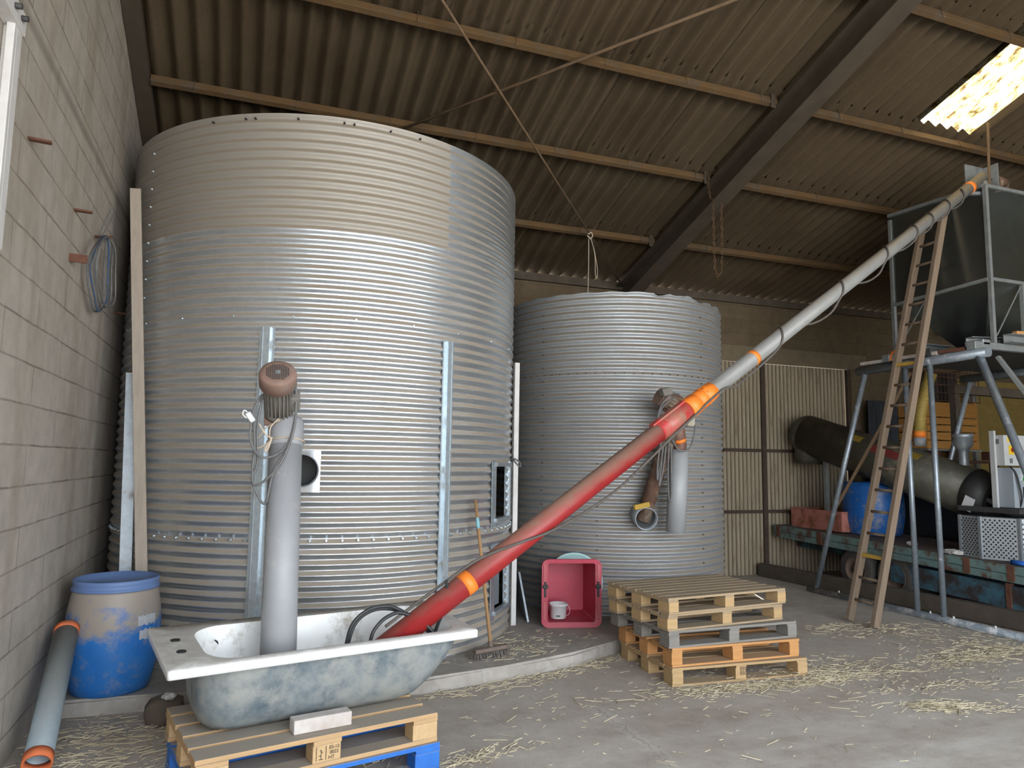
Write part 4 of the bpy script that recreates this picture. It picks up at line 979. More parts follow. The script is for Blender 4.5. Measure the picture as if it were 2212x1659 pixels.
# ------------------------------------------------------------------ blue drum
dc = V((-0.70, 5.10, 0.09)); 
t = thing('plastic_drum', 'dusty blue plastic drum with clamp rim standing by the block gable wall', 'drum', dc)
m, nt, b = newmat('dust caked blue plastic'); co = coords(nt); s = nt.nodes.new('ShaderNodeSeparateXYZ'); nt.links.new(co, s.inputs[0])
n1 = noise(nt, 5, 6, 0.7, co); n2 = noise(nt, 11, 5, 0.7, co)
blue = ramp(nt, n1.outputs['Fac'], [(0.3, (0.012, 0.135, 0.47)), (0.7, (0.03, 0.19, 0.52))]).outputs['Color']
hh = math_n(nt, 'ADD', s.outputs['Z'], math_n(nt, 'MULTIPLY', math_n(nt, 'SUBTRACT', n1.outputs['Fac'], 0.5), 0.75))
k = ramp(nt, hh, [(0.36, 0.0), (0.48, 0.95)]).outputs['Color']
k2 = ramp(nt, n2.outputs['Fac'], [(0.52, 0.0), (0.70, 0.55)]).outputs['Color']
k = math_n(nt, 'MAXIMUM', k, k2)
k = math_n(nt, 'MULTIPLY', k, math_n(nt, 'ADD', 0.35, math_n(nt, 'MULTIPLY', 0.65, math_n(nt, 'LESS_THAN', s.outputs['Z'], 0.603))))
nt.links.new(mix(nt, k, blue, (0.34, 0.285, 0.225)), b.inputs['Base Color']); b.inputs['Roughness'].default_value = 0.5
bm = NB(); lathe(bm, [(0.0, 0.0), (0.19, 0.0), (0.215, 0.012), (0.228, 0.06), (0.250, 0.16), (0.262, 0.28), (0.263, 0.38), (0.258, 0.46), (0.246, 0.54), (0.236, 0.590), (0.232, 0.600), (0.243, 0.603), (0.244, 0.615), (0.236, 0.618), (0.233, 0.632), (0.238, 0.645), (0.238, 0.665), (0.228, 0.668), (0.224, 0.645), (0.0, 0.640)], dc, 56)
bd = obj('body', bm, m, t)
bm = NB()
for q_ in (-0.0,):
    for k in range(12):
        a = rad(-52 + k*2.4); r = 0.262
        for (z0, z1) in ((0.40, 0.465), (0.315, 0.385)):
            rr_ = 0.2655 if z0 < .4 else 0.2635
            if (k in (0, 11)) and z0 < .35: continue
            beam(bm, dc + V((rr_*math.cos(a), rr_*math.sin(a), z0 + random.uniform(0, 0.012))), dc + V(((rr_-.003*(z0 > .39))*math.cos(a), (rr_-.003*(z0 > .39))*math.sin(a), z1 - random.uniform(0, 0.012))), 0.0115, 0.0012, V((math.cos(a), math.sin(a), 0)))
obj('label_remains', bm, mat('torn label', (0.50, 0.51, 0.54), (0.38, 0.40, 0.45), 20, 0.8), bd)

# grey pipe by the wall
t = thing('leaning_pipe', 'dusty grey pipe with orange tape ends lying against the block gable wall', 'pipe', (-0.84, 4.05, 0.05))
g0 = V((-0.835, 4.06, 0.062)); g1 = V((-0.905, 4.86, 0.505))
bm = NB(); cyl(bm, g0, g1, 0.062, None, 32, True, 0.004); pp = obj('tube', bm, dusty('dusty grey pvc', (0.27, 0.32, 0.35), (0.22, 0.27, 0.30), (0.24, 0.235, 0.215), 0.5, 0, 0.2, 0.9, 12, 0.7), t)
gd = (g1-g0).normalized()
for a, b_2 in ((g1 - gd*0.035, g1 + gd*0.004), (g0 - gd*0.002, g0 + gd*0.05)):
    bm = NB(); cyl(bm, a, b_2, 0.0645, None, 32, True, 0.008); obj('tape_band', bm, mat('dusty orange tape', (0.75, 0.17, 0.05), (0.50, 0.14, 0.06), 14, 0.8), t)

# planks behind the drum
bm = NB(); beam(bm, (-0.555, 5.44, 0.092), (-0.868, 5.84, 3.49), 0.075, 0.03, V((0, -1, 0)), 0.003)
solo('tall_plank', bm, M['plank'], 'tall weathered plank leaning on the larger silo beside the block gable wall', 'plank', (-0.555, 5.44, 0.09))
bm = NB(); a = V((-0.695, 5.55, 0.092)); b2 = V((-0.795, 5.78, 2.10)); beam(bm, a, b2, 0.075, 0.004, V((0, -1, 0))); beam(bm, a + V((-0.036, 0.02, 0)), b2 + V((-0.036, 0.02, 0)), 0.004, 0.04, V((0, -1, 0))); beam(bm, a + V((0.036, 0.02, 0)), b2 + V((0.036, 0.02, 0)), 0.004, 0.04, V((0, -1, 0)))
solo('metal_channel', bm, M['zinc_dull'], 'galvanised channel leaning in the corner behind the tall plank', 'metal channel', (-0.695, 5.55, 0.09))

# stone with rag
bm = NB(); bmesh.ops.create_icosphere(bm, subdivisions=3, radius=1.0)
for v in bm.verts:
    c = v.co; s_ = 1/max(abs(c.x), abs(c.y), abs(c.z)); c2 = c*s_
    v.co = V((c.x*0.45 + c2.x*0.55, c.y*0.45 + c2.y*0.55, c.z*0.45 + c2.z*0.55)); f = 1 + 0.07*math.sin(5*c.x+3*c.z) + 0.05*math.cos(7*c.y+2*c.x)
    v.co = V((v.co.x*0.10*f, v.co.y*0.085*f, max(-0.068, v.co.z*0.075*f)))
bmesh.ops.translate(bm, vec=V((-0.35, 4.66, 0.068)), verts=bm.verts)
for f in bm.faces: f.smooth = True
solo('stone_block', bm, M['stone'], 'rough brown stone block on the floor between drum and bathtub', 'stone', None)
bm = NB(); bmesh.ops.create_icosphere(bm, subdivisions=3, radius=0.034)
for v in bm.verts: v.co = V((v.co.x*1.1, v.co.y*0.9, v.co.z*0.55)) * (1+0.22*math.sin(v.co.x*120)*math.cos(v.co.y*140+1))
bmesh.ops.translate(bm, vec=V((-0.33, 4.63, 0.150)), verts=bm.verts)
solo('crumpled_rag', bm, M['rag'], 'small crumpled white rag on the brown stone block', 'rag')

# ------------------------------------------------------------------ broom, post, panel
t = thing('broom', 'stable broom with wooden handle leaning on the larger silo', 'broom', (1.745, 5.09, 0.09))
h0 = V((1.755, 5.10, 0.155)); h1 = V((1.66, 5.245, 1.208))
bm = NB(); cyl(bm, h0, h1, 0.0135, 0.012, 14); hd = obj('handle', bm, M['broomstick'], t)
bm = NB(); q1 = h0 + (h1-h0)*0.80; q2 = h0 + (h1-h0)*0.875; cyl(bm, q1, q2, 0.0138, None, 14); obj('label_wrap', bm, M['label_blue'], hd)
bu2 = V((0.93, 0.30, 0)).normalized()
bm = NB(); beam(bm, h0 - bu2*0.155 + V((0, -0.01, -0.008)), h0 + bu2*0.155 + V((0, -0.01, -0.008)), 0.055, 0.028, bev=0.006); cyl(bm, h0 + V((0, 0, -0.01)), h0 + (h1-h0)*0.04, 0.02, 0.017, 14); obj('head', bm, mat('dusty broom head', (0.20, 0.15, 0.12), (0.13, 0.10, 0.085), 12, 0.9), t)
bm = NB(); rr = random.Random(3)
for i in range(40):
    for j in range(5):
        b0 = h0 + bu2*(-0.15 + 0.3*i/39) + V((-bu2.y, bu2.x, 0))*(-0.02+0.01*j) + V((0, -0.01, -0.02))
        b1 = b0 + V((rr.uniform(-.012, .012) + (i-20)*0.0006, -0.01 + (j-2)*0.008 + rr.uniform(-.01, .01), 0)); b1.z = 0.092
        cyl(bm, b0, b1, 0.003, 0.002, 4)
obj('bristles', bm, M['bristle'], t)
bm = NB(); box(bm, (2.262, 6.0, 1.24), (0.046, 0.046, 2.30), Matrix.Rotation(rad(0.1), 3, 'Y'), 0.003)
pt = solo('white_post', bm, M['white_frame'], 'white square post standing between the two silos', 'post', (2.262, 6.0, 0.09))
bm = NB(); tube(bm, smooth_path([(2.19, 5.99, 1.50), (2.235, 5.97, 1.53), (2.29, 5.97, 1.50), (2.305, 5.975, 1.46), (2.28, 5.97, 1.47), (2.235, 5.965, 1.52)]), 0.006, 6)
solo('wire_tie', bm, M['cable'], 'bit of grey wire tying the white post to the larger silo', 'wire')
bm = NB(); prism(bm, [(2.418, 6.05, 0.092), (2.60, 6.80, 0.092), (2.53, 6.80, 0.50), (2.392, 6.22, 0.50)], (0.016, -0.004, 0.004))
solo('metal_sheet', bm, M['zinc_dull'], 'galvanised metal panel leaning upright behind the white post', 'sheet', (2.45, 6.3, 0.09))

# ------------------------------------------------------------------ red crate with bucket, teal basin
t = thing('red_crate', 'large red plastic crate lying on its side before the smaller silo', 'crate', (2.70, 5.95, 0.09))
rz = rad(-14); cu = V((math.cos(rz), math.sin(rz), 0)); cv = V((-math.sin(rz), math.cos(rz), 0)); c0 = V((2.455, 5.82, 0.092)); Wc, Hc, Dc = 0.525, 0.575, 0.36
def cpnt(u, v, w): return c0 + cu*u + cv*v + V((0, 0, w))
def rr_poly(u0, u1, w0, w1, r, n=6):
    pts = []
    for (cu_, cw_, a0) in ((u1-r, w1-r, 0), (u0+r, w1-r, 90), (u0+r, w0+r, 180), (u1-r, w0+r, 270)):
        for k in range(n+1): a = rad(a0+90*k/n); pts.append((cu_+r*math.cos(a), cw_+r*math.sin(a)))
    return pts
def rings(bm, secs, cap):
    R__ = [[bm.verts.new(cpnt(u, v, w)) for u, w in o] for o, v in secs]
    for X, Y in zip(R__, R__[1:]):
        n = len(X)
        for i in range(n): bm.faces.new((X[i], X[(i+1) % n], Y[(i+1) % n], Y[i]))
    if cap: bm.faces.new(R__[-1])
bm = NB()
rings(bm, [(rr_poly(0.055, Wc-0.055, 0.045, Hc-0.035, 0.02), -0.01), (rr_poly(0.085, Wc-0.085, 0.075, Hc-0.07, 0.02), Dc)], True)
rings(bm, [(rr_poly(0.04, Wc-0.04, 0.03, Hc-0.025, 0.03), 0.02), (rr_poly(0.07, Wc-0.07, 0.055, Hc-0.055, 0.03), Dc+0.012)], True)
cb = obj('tub', bm, M['red_crate'], t, recalc=True)
bm = NB()
rings(bm, [(rr_poly(0.055, Wc-0.055, 0.045, Hc-0.035, 0.02), -0.008), (rr_poly(0.0, Wc, 0.0, Hc, 0.06), -0.012), (rr_poly(0.0, Wc, 0.0, Hc, 0.06), 0.02), (rr_poly(0.04, Wc-0.04, 0.03, Hc-0.025, 0.03), 0.022)], False)
rm = obj('rim', bm, M['red_crate'], t)
for u in (0.030, Wc-0.03):
    bm = NB(); box(bm, cpnt(u, -0.012, 0.325), (0.02, 0.008, 0.14), Matrix.Rotation(rz, 3, 'Z'), 0.003)
    box(bm, cpnt(u, -0.018, 0.345), (0.045, 0.02, 0.03), Matrix.Rotation(rz, 3, 'Z'), 0.004); obj('handle_latch', bm, M['black'], rm)
fr_ = mat('faded red plastic', (0.50, 0.11, 0.12), (0.44, 0.10, 0.11), 6, 0.6)
for u in (0.026, Wc-0.026):
    for w in (0.14, 0.46): bm = NB(); box(bm, cpnt(u, -0.014, w), (0.028, 0.006, 0.15), Matrix.Rotation(rz, 3, 'Z'), 0.003); obj('rim_slot', bm, fr_, rm)
t = thing('white_bucket', 'small white plastic bucket inside the red crate', 'bucket', cpnt(0.165, 0.10, 0.047))
kc = cpnt(0.165, 0.10, 0.060)
bm = NB(); lathe(bm, [(0.0, 0.0), (0.064, 0.0), (0.068, 0.006), (0.075, 0.105), (0.081, 0.107), (0.082, 0.125), (0.078, 0.127), (0.074, 0.118), (0.066, 0.01), (0.0, 0.008)], kc, 36); bk = obj('pail', bm, M['white_plastic'], t)
bm = NB(); tube(bm, smooth_path([kc + V((0.078, -0.02, 0.112)), kc + V((0.086, -0.045, 0.088)), kc + V((0.078, -0.065, 0.055)), kc + V((0.055, -0.075, 0.035)), kc + V((0.02, -0.085, 0.03))]), 0.0018, 6); obj('bail', bm, M['white_plastic'], t)
bm = NB(); a_k = rad(-115)
for k in range(5):
    a = a_k + 0.10*(k-2); beam(bm, kc + V((0.0705*math.cos(a), 0.0705*math.sin(a), 0.022)), kc + V((0.0715*math.cos(a), 0.0715*math.sin(a), 0.036)), 0.0065, 0.001, V((math.cos(a), math.sin(a), 0)))
obj('label_print', bm, M['cable'], bk)
bm = NB(); cc = V((2.93, 6.19, 0.395)); ax_ = V((-0.25, -1.0, 0.10)).normalized()
lathe(bm, [(0.0, 0.0), (0.20, 0.0), (0.255, 0.04), (0.272, 0.045), (0.268, 0.051), (0.25, 0.046), (0.197, 0.006), (0.0, 0.006)], cc, 40, ax_)
solo('round_basin', bm, M['teal'], 'pale teal round basin leaning behind the red crate', 'basin', (2.93, 6.20, 0.09))

# ------------------------------------------------------------------ pipe trestle with hopper
fx = 6.46
t = thing('pipe_trestle', 'galvanised pipe trestle that carries the grain hopper', 'trestle', (fx, 5.5, 0))
def pp_(name, pts, r, m=None):
    bm = NB()
    for a, b in pts: cyl(bm, a, b, r, None, 20)
    return obj(name, bm, m or M['steel_pipe'], t)
fr = pp_('base_rail', [((fx, 7.03, 0.035), (fx, 3.4, 0.035))], 0.036, mat('paint-splashed pipe', (0.30, 0.345, 0.39), (0.24, 0.28, 0.32), 12, 0.55, 0.2, 0, dirt=(0.66, 0.67, 0.68), dirt_amt=0.42, dscale=9))
bm = NB()
for y in (6.55, 5.95, 5.38, 5.13, 4.72, 4.3): cyl(bm, (fx-0.01, y, 0.068), (fx-0.01, y, 0.09), 0.009, None, 8)
obj('rail_bolts', bm, M['white_plastic'], fr)
pp_('top_rail', [((fx, 6.17, 2.572), (fx, 4.645, 2.588))], 0.048)
pp_('leg', [((fx, 6.915, 0.04), (fx, 6.07, 2.55))], 0.029)
pp_('leg', [((fx, 5.533, 0.04), (fx, 5.555, 2.55))], 0.027)
pp_('leg', [((fx, 5.240, 0.04), (fx, 5.262, 2.55))], 0.027)
pp_('leg', [((fx, 4.735, 2.56), (fx, 3.86, 0.04))], 0.036)
f2 = 8.1
pp_('base_rail', [((f2, 6.95, 0.035), (f2, 3.5, 0.035))], 0.036); pp_('top_rail', [((f2, 6.17, 2.572), (f2, 4.645, 2.588))], 0.048)
pp_('leg', [((f2, 6.9, 0.04), (f2, 6.07, 2.55))], 0.029); pp_('leg', [((f2, 4.735, 2.56), (f2, 3.9, 0.04))], 0.033)
bm = NB(); beam(bm, (fx+0.04, 6.58, 1.05), (6.95, 5.90, 2.56), 0.035, 0.03); obj('brace', bm, M['rod'], t)
bm = NB(); beam(bm, (6.66, 4.70, 2.56), (6.72, 3.95, 1.35), 0.05, 0.03); obj('brace', bm, M['angle'], t)
# platform beams
for k, (y, m_) in enumerate(((4.78, 'angle'), (5.25, 'steel_dark'), (5.75, 'zinc_dull'))):
    bm = NB(); beam(bm, (fx-0.05, y, 2.665), (f2+0.12, y, 2.665), 0.09, 0.075, bev=0.004); obj('platform_beam', bm, M[m_], t)
bm = NB(); box(bm, (7.35, 5.28, 2.625), (1.6, 1.15, 0.012)); obj('platform_plate', bm, M['steel_dark'], t)
for k, (y0, y1, m_) in enumerate(((5.62, 6.10, 'whitewashed'), (5.15, 5.60, 'whitewashed'), (4.86, 5.13, 'rust'))):
    bm = NB(); beam(bm, (fx-0.01, y0, 2.645), (fx-0.01, y1, 2.648), 0.06, 0.035, bev=0.003); obj('packing_board', bm, M[m_], t)

hp = thing('grain_hopper', 'dark galvanised square hopper standing on the pipe trestle', 'hopper', (7.4, 5.3, 2.7))
hx0, hx1, hy0, hy1, hz0, hz1 = 6.70, 7.95, 4.77, 5.88, 3.335, 4.275
def sheet(pts, n, th=0.006):
    bm = NB(); prism(bm, pts, V(n)*th); return bm
obj('side_panel', sheet([(hx0, hy0, hz0), (hx0, hy1, hz0-0.04), (hx0, hy1, hz1+0.05), (hx0, hy0, hz1)], (1, 0, 0)), M['hopper'], hp)
obj('front_panel', sheet([(hx0, hy0, hz0), (hx1, hy0, hz0), (hx1, hy0, hz1), (hx0, hy0, hz1)], (0, 1, 0)), M['hopper'], hp)
obj('back_panel', sheet([(hx0, hy1, hz0), (hx1, hy1, hz0), (hx1, hy1, hz1), (hx0, hy1, hz1)], (0, -1, 0)), M['hopper'], hp)
obj('far_panel', sheet([(hx1, hy0, hz0), (hx1, hy1, hz0), (hx1, hy1, hz1), (hx1, hy0, hz1)], (-1, 0, 0)), M['hopper'], hp)
bm = NB(); o4 = [(7.18, 5.20, 2.74), (7.42, 5.20, 2.74), (7.42, 5.44, 2.74), (7.18, 5.44, 2.74)]; t4 = [(hx0, hy0, hz0), (hx1, hy0, hz0), (hx1, hy1, hz0), (hx0, hy1, hz0)]
A = [bm.verts.new(p) for p in t4]; B = [bm.verts.new(p) for p in o4]
for i in range(4): bm.faces.new((A[i], A[(i+1) % 4], B[(i+1) % 4], B[i]))
obj('cone', bm, M['hopper'], hp)
def angle_bar(name, pts, w=0.035, m_='angle'):
    bm = NB()
    for a, b in pts: beam(bm, a, b, w, w)
    return obj(name, bm, M[m_], hp)
for (x, y) in ((hx0, hy0), (7.14, hy0), (hx1, hy0), (hx0, hy1), (hx1, hy1)):
    zt = hz0 if x == 7.14 else hz1
    angle_bar('corner_post', [((x, y-0.012, 2.705), (x, y-0.012, zt))], 0.036)
angle_bar('frame_rail', [((hx0-0.012, hy0, hz0), (hx0-0.012, hy1, hz0-0.04)), ((hx0, hy0-0.012, hz0), (hx1, hy0-0.012, hz0))], 0.032)
angle_bar('frame_rail', [((hx0-0.012, hy0, hz1), (hx0-0.012, hy1, hz1+0.05)), ((hx0, hy0-0.012, hz1), (hx1, hy0-0.012, hz1))], 0.032)
angle_bar('cross_rod', [((6.74, hy0-0.015, 2.78), (7.12, hy0-0.015, hz0-0.03))], 0.009)
angle_bar('cross_rod', [((hx0-0.01, 5.82, 2.80), (hx0-0.01, 5.45, hz0-0.04))], 0.009)
# loose steel channels and wood on the platform
def channel(name, label, a, b, w, h, m_):
    bm = NB(); a = V(a); b = V(b); s_, u_, d_ = frame_from(b-a)
    beam(bm, a - u_*(h/2-0.004), b - u_*(h/2-0.004), w, 0.006); beam(bm, a + u_*(h/2-0.004), b + u_*(h/2-0.004), w, 0.006); beam(bm, a + s_*(w/2-0.004), b + s_*(w/2-0.004), 0.006, h)
    return solo(name, bm, M[m_], label, 'steel channel', None, 'steel channels on the trestle')
channel('steel_channel', 'short grey steel channel on the trestle platform beside the hopper corner post', (6.62, 4.95, 2.745), (6.98, 4.86, 2.745), 0.09, 0.085, 'angle')
channel('steel_channel', 'grey steel channel lying across the trestle platform beyond the corner post', (6.78, 4.68, 2.745), (7.30, 4.66, 2.745), 0.09, 0.085, 'angle')
channel('steel_channel', 'pale steel channel on the trestle platform behind the ladder', (6.55, 5.42, 2.745), (6.95, 5.42, 2.745), 0.09, 0.08, 'zinc_dull')
bm = NB(); box(bm, (6.57, 4.83, 2.700), (0.10, 0.19, 0.06), None, 0.01); solo('metal_bracket', bm, M['zinc_dull'], 'bright metal bracket bolted over the near end of the trestle top rail', 'bracket')
bm = NB(); beam(bm, (6.85, 4.66, 2.80), (7.3, 4.62, 2.805), 0.05, 0.03, bev=0.004); solo('wood_batten', bm, M['wood_orange'], 'short light wooden batten on the steel channel by the hopper', 'batten')
bm = NB(); tube(bm, smooth_path([(6.38, 5.66, 2.63), (6.37, 5.63, 2.70), (6.38, 5.57, 2.72), (6.38, 5.52, 2.66)]), 0.012, 8); solo('orange_strap', bm, M['orange_tape'], 'small orange strap looped on the trestle top rail behind the ladder', 'strap')

# timber baulk on the floor
bm = NB(); beam(bm, (6.72, 8.2, 0.085), (6.90, 4.72, 0.09), 0.12, 0.17, bev=0.012)
solo('timber_baulk', bm, M['beam_old'], 'long dark timber baulk lying on the floor behind the trestle base rail', 'timber')

# ------------------------------------------------------------------ ladder
t = thing('wooden_ladder', 'long old wooden ladder leaning on the hopper beside the trestle', 'ladder', (5.6, 5.4, 0))
l0, l1 = V((5.60, 5.565, 0.02)), V((6.615, 5.405, 4.02)); r0, r1 = V((5.60, 5.265, 0.01)), V((6.645, 5.155, 4.17))
for a, b in ((l0, l1), (r0, r1)):
    bm = NB(); beam(bm, a, b, 0.048, 0.072, V((1, 0, -0.25)), 0.004); obj('rail', bm, M['ladder'], t)
z = 0.20; k = 0
while z < 3.95:
    fa = z/4.0; A = l0 + (l1-l0)*fa; B = r0 + (r1-r0)*fa*0.964
    bm = NB()
    if k in (2, 11): beam(bm, A, B, 0.05, 0.035, bev=0.003); m_ = M['brass']
    else: cyl(bm, A, B, 0.014, None, 12); m_ = M['ladder']
    obj('rung', bm, m_, t); z += 0.2115; k += 1

# ------------------------------------------------------------------ trailer and its load
t = thing('flatbed_trailer', 'rusty turquoise flatbed trailer parked behind the trestle', 'trailer', (8.0, 6.5, 0))
bz = lambda y: 0.685 - (8.2-y)*0.0335
bm = NB()
def ybar(x0, x1, z0, z1, ya=8.2, yb=3.6):
    A = []
    for y in (ya, yb): A += [(x0, y, bz(y)+z0), (x1, y, bz(y)+z0), (x1, y, bz(y)+z1), (x0, y, bz(y)+z1)]
    vs = [bm.verts.new(p) for p in A]; bm.faces.new(vs[0:4]); bm.faces.new(vs[4:8][::-1])
    for i in range(4): bm.faces.new((vs[i], vs[(i+1) % 4], vs[4+(i+1) % 4], vs[4+i]))
ybar(6.97, 8.95, -0.045, 0.0); obj('deck', bm, M['deck_wood'], t)
bm = NB(); ybar(6.945, 6.975, -0.075, 0.004); sf = obj('side_rail', bm, M['teal_paint'], t)
bm = NB(); ybar(6.952, 6.985, -0.155, -0.082); obj('side_rail', bm, M['teal_paint'], t)
for y in (8.1, 7.35, 6.3, 5.35, 4.9): bm = NB(); box(bm, (6.943, y, bz(y)-0.07), (0.012, 0.07, 0.15)); obj('stake_pocket', bm, M['rust'], t)
bm = NB(); ybar(7.35, 7.45, -0.30, -0.16); ybar(8.45, 8.55, -0.30, -0.16); obj('chassis_beam', bm, M['blue_paint'], t)
bm = NB(); ybar(7.02, 7.06, -0.42, -0.20, 6.35, 3.8); obj('side_skirt', bm, M['blue_paint'], t)
bm = NB(); box(bm, (7.03, 4.98, 0.22), (0.05, 0.05, 0.36)); cyl(bm, (7.03, 4.98, 0.06), (7.03, 4.98, 0.09), 0.07, None, 16); obj('stand_leg', bm, M['rust'], t)
for k, (x, y) in enumerate(((7.10, 6.86), (7.10, 6.30), (8.75, 6.86), (8.75, 6.30))):
    bm = NB(); lathe(bm, [(0.148, -0.08), (0.225, -0.085), (0.248, -0.07), (0.26, -0.03), (0.26, 0.03), (0.248, 0.07), (0.225, 0.085), (0.148, 0.08)], (x, y, 0.262), 40, V((-1, 0, 0))); wh = obj('tyre', bm, M['rubber'], t)
    bm = NB(); lathe(bm, [(0.150, 0.085), (0.154, 0.075), (0.14, 0.06), (0.10, 0.03), (0.06, 0.035), (0.055, 0.07), (0.0, 0.072)], (x, y, 0.262), 32, V((-1, 0, 0)))
    for q_ in range(6): a = 2*PI*q_/6; cyl(bm, V((x-0.03, y+0.085*math.cos(a), 0.262+0.085*math.sin(a))), V((x-0.055, y+0.085*math.cos(a), 0.262+0.085*math.sin(a))), 0.012, None, 8)
    obj('wheel_rim', bm, M['wheel_rust'], wh)
bm = NB(); cyl(bm, (7.2, 6.86, 0.262), (8.7, 6.86, 0.262), 0.035, None, 12); cyl(bm, (7.2, 6.30, 0.262), (8.7, 6.30, 0.262), 0.035, None, 12); obj('axle', bm, M['rust'], t)

# salmon tray
t = thing('salmon_tray', 'rust-stained salmon metal tray on the far end of the trailer', 'tray', (7.5, 7.7, bz(7.7)))
zb_ = bz(7.7)+0.004
bm = NB(); x0, x1, y0, y1, h_ = 7.16, 7.75, 7.18, 8.08, 0.25
for a, b in (((x0, y0), (x1, y0)), ((x1, y0), (x1, y1)), ((x1, y1), (x0, y1)), ((x0, y1), (x0, y0))): beam(bm, (a[0], a[1], zb_+h_/2), (b[0], b[1], zb_+h_/2), 0.012, h_)
box(bm, ((x0+x1)/2, (y0+y1)/2, zb_+0.008), (x1-x0, y1-y0, 0.012)); obj('pan', bm, M['salmon'], t)
bm = NB()
for a, b in (((x0, y0), (x1, y0)), ((x1, y0), (x1, y1)), ((x1, y1), (x0, y1)), ((x0, y1), (x0, y0))): beam(bm, (a[0], a[1], zb_+h_), (b[0], b[1], zb_+h_), 0.03, 0.012)
obj('folded_rim', bm, M['salmon'], t)
# blue tub on trailer
bm = NB(); c = V((7.60, 7.10, bz(7.0)+0.004)); lathe(bm, [(0.0, 0.0), (0.30, 0.0), (0.325, 0.02), (0.355, 0.18), (0.365, 0.32), (0.36, 0.46), (0.345, 0.60), (0.338, 0.66), (0.330, 0.66), (0.335, 0.58), (0.35, 0.40), (0.345, 0.2), (0.31, 0.02), (0.0, 0.015)], c, 48)
solo('blue_tub', bm, M['drum_blue'], 'open blue plastic tub standing on the trailer', 'tub', c)
# olive auger conveyor
t = thing('screw_conveyor', 'thick dark olive screw conveyor lying inclined above the trailer', 'conveyor', (7.9, 5.7, 1.0))
k0 = V((7.36, 7.93, 1.935)); k1 = V((7.48, 5.62, 1.235)); kd = (k1-k0).normalized()
bm = NB(); cyl(bm, k0, k1, 0.27, 0.27, 40); tb = obj('trough_tube', bm, M['olive'], t)
bm = NB(); lathe(bm, [(0.27, 0.02), (0.272, 0.0), (0.262, -0.06), (0.235, -0.12), (0.18, -0.17), (0.10, -0.195), (0.0, -0.20)], k0, 40, kd)
cyl(bm, k0 + V((0, -0.02, -0.05)), k0 + V((0, 0.0, -0.40)), 0.20, 0.185, 32); obj('discharge_elbow', bm, M['olive'], t)
bm = NB(); cyl(bm, k1, k1 + kd*0.22, 0.275, 0.20, 36); cyl(bm, k1 + kd*0.22, k1 + kd*0.5, 0.12, None, 24); obj('drive_end', bm, M['steel_dark'], t)
s_a, s_b, _ = frame_from(kd)
vw = V((-0.82, -0.5, 0.1)).normalized(); vw = (vw - kd*vw.dot(kd)).normalized(); up_ = kd.cross(vw)*(-1); up_ = up_ if up_.z > 0 else -up_
for k, (f0_, f1_, a0_, m_) in enumerate(((0.35, 0.42, 25, 'yellow'), (0.50, 0.66, 12, 'red'), (0.685, 0.75, 30, 'yellow'))):
    bm = NB()
    for q_ in range(8):
        a = rad(a0_ + 2.6*q_); n = vw*math.cos(a) + up_*math.sin(a); beam(bm, k0 + (k1-k0)*f0_ + n*0.2712, k0 + (k1-k0)*f1_ + n*0.2712, 0.013, 0.0015, n)
    obj('sticker', bm, mat('faded sticker %d' % k, (0.30, 0.20, 0.03) if m_ == 'yellow' else (0.22, 0.035, 0.03), None, 9, 0.6), tb)
bm = NB(); cb_ = k0 + (k1-k0)*0.955 + V((0.0, 0, 0.25)); lathe(bm, [(0.09, -0.06), (0.06, 0.0), (0.05, 0.03), (0.05, 0.17), (0.06, 0.19), (0.095, 0.24), (0.095, 0.32), (0.103, 0.325), (0.103, 0.36), (0.095, 0.365), (0.0, 0.365)], cb_, 32); obj('inlet_cyclone', bm, M['zinc_dull'], t)
for a, b, w_ in (((7.40, 5.56, 1.24), (7.35, 5.25, 1.12), 0.04), ((7.5, 5.75, 1.1), (7.5, 5.75, bz(5.75)), 0.06), ((7.35, 7.62, 1.62), (7.35, 7.62, bz(7.62)+0.02), 0.05)):
    bm = NB(); beam(bm, a, b, w_, w_); obj('support', bm, M['angle'], t)
# control cabinets
t = thing('control_cabinet', 'grey electrical control cabinets with yellow stickers on the trailer', 'cabinet', (7.4, 5.0, 1.1))
bm = NB(); box(bm, (7.20, 5.19, 1.50), (0.03, 0.05, 0.78)); obj('back_post', bm, M['cab_grey'], t)
bm = NB(); box(bm, (7.42, 5.14, 1.69), (0.42, 0.12, 0.31), None, 0.005); ub = obj('switch_box', bm, M['cab_grey'], t)
bm = NB(); box(bm, (7.45, 5.10, 1.315), (0.46, 0.18, 0.40), None, 0.005); lb = obj('motor_box', bm, M['cab_blue'], t)
bm = NB(); box(bm, (7.31, 5.079, 1.80), (0.10, 0.003, 0.05)); obj('warning_label', bm, M['yellow'], ub)
bm = NB(); box(bm, (7.31, 5.077, 1.695), (0.075, 0.006, 0.095)); sw = obj('switch_plate', bm, M['yellow'], ub)
bm = NB(); cyl(bm, (7.32, 5.075, 1.695), (7.32, 5.045, 1.695), 0.022, None, 16); obj('switch_knob', bm, M['red'], sw)
for x_, y_, w_, z_ in ((7.2085, 5.15, 0.003, 1.78), (7.30, 5.0785, 0.04, 1.585)):
    bm = NB(); box(bm, (x_, y_, z_), (w_, 0.04 if w_ < 0.01 else 0.003, 0.05)); obj('rating_plate', bm, M['cable'], ub)
bm = NB(); tube(bm, smooth_path([(7.315, 5.008, 1.45), (7.335, 5.007, 1.44), (7.335, 5.007, 1.40), (7.31, 5.007, 1.39)]), 0.006, 6); obj('white_mark', bm, M['white_plastic'], lb)
bm = NB(); cyl(bm, (7.355, 5.012, 1.405), (7.355, 5.007, 1.405), 0.018, None, 16); obj('green_mark', bm, mat('green mark', (0.03, 0.25, 0.08), None, 5, 0.5), lb)
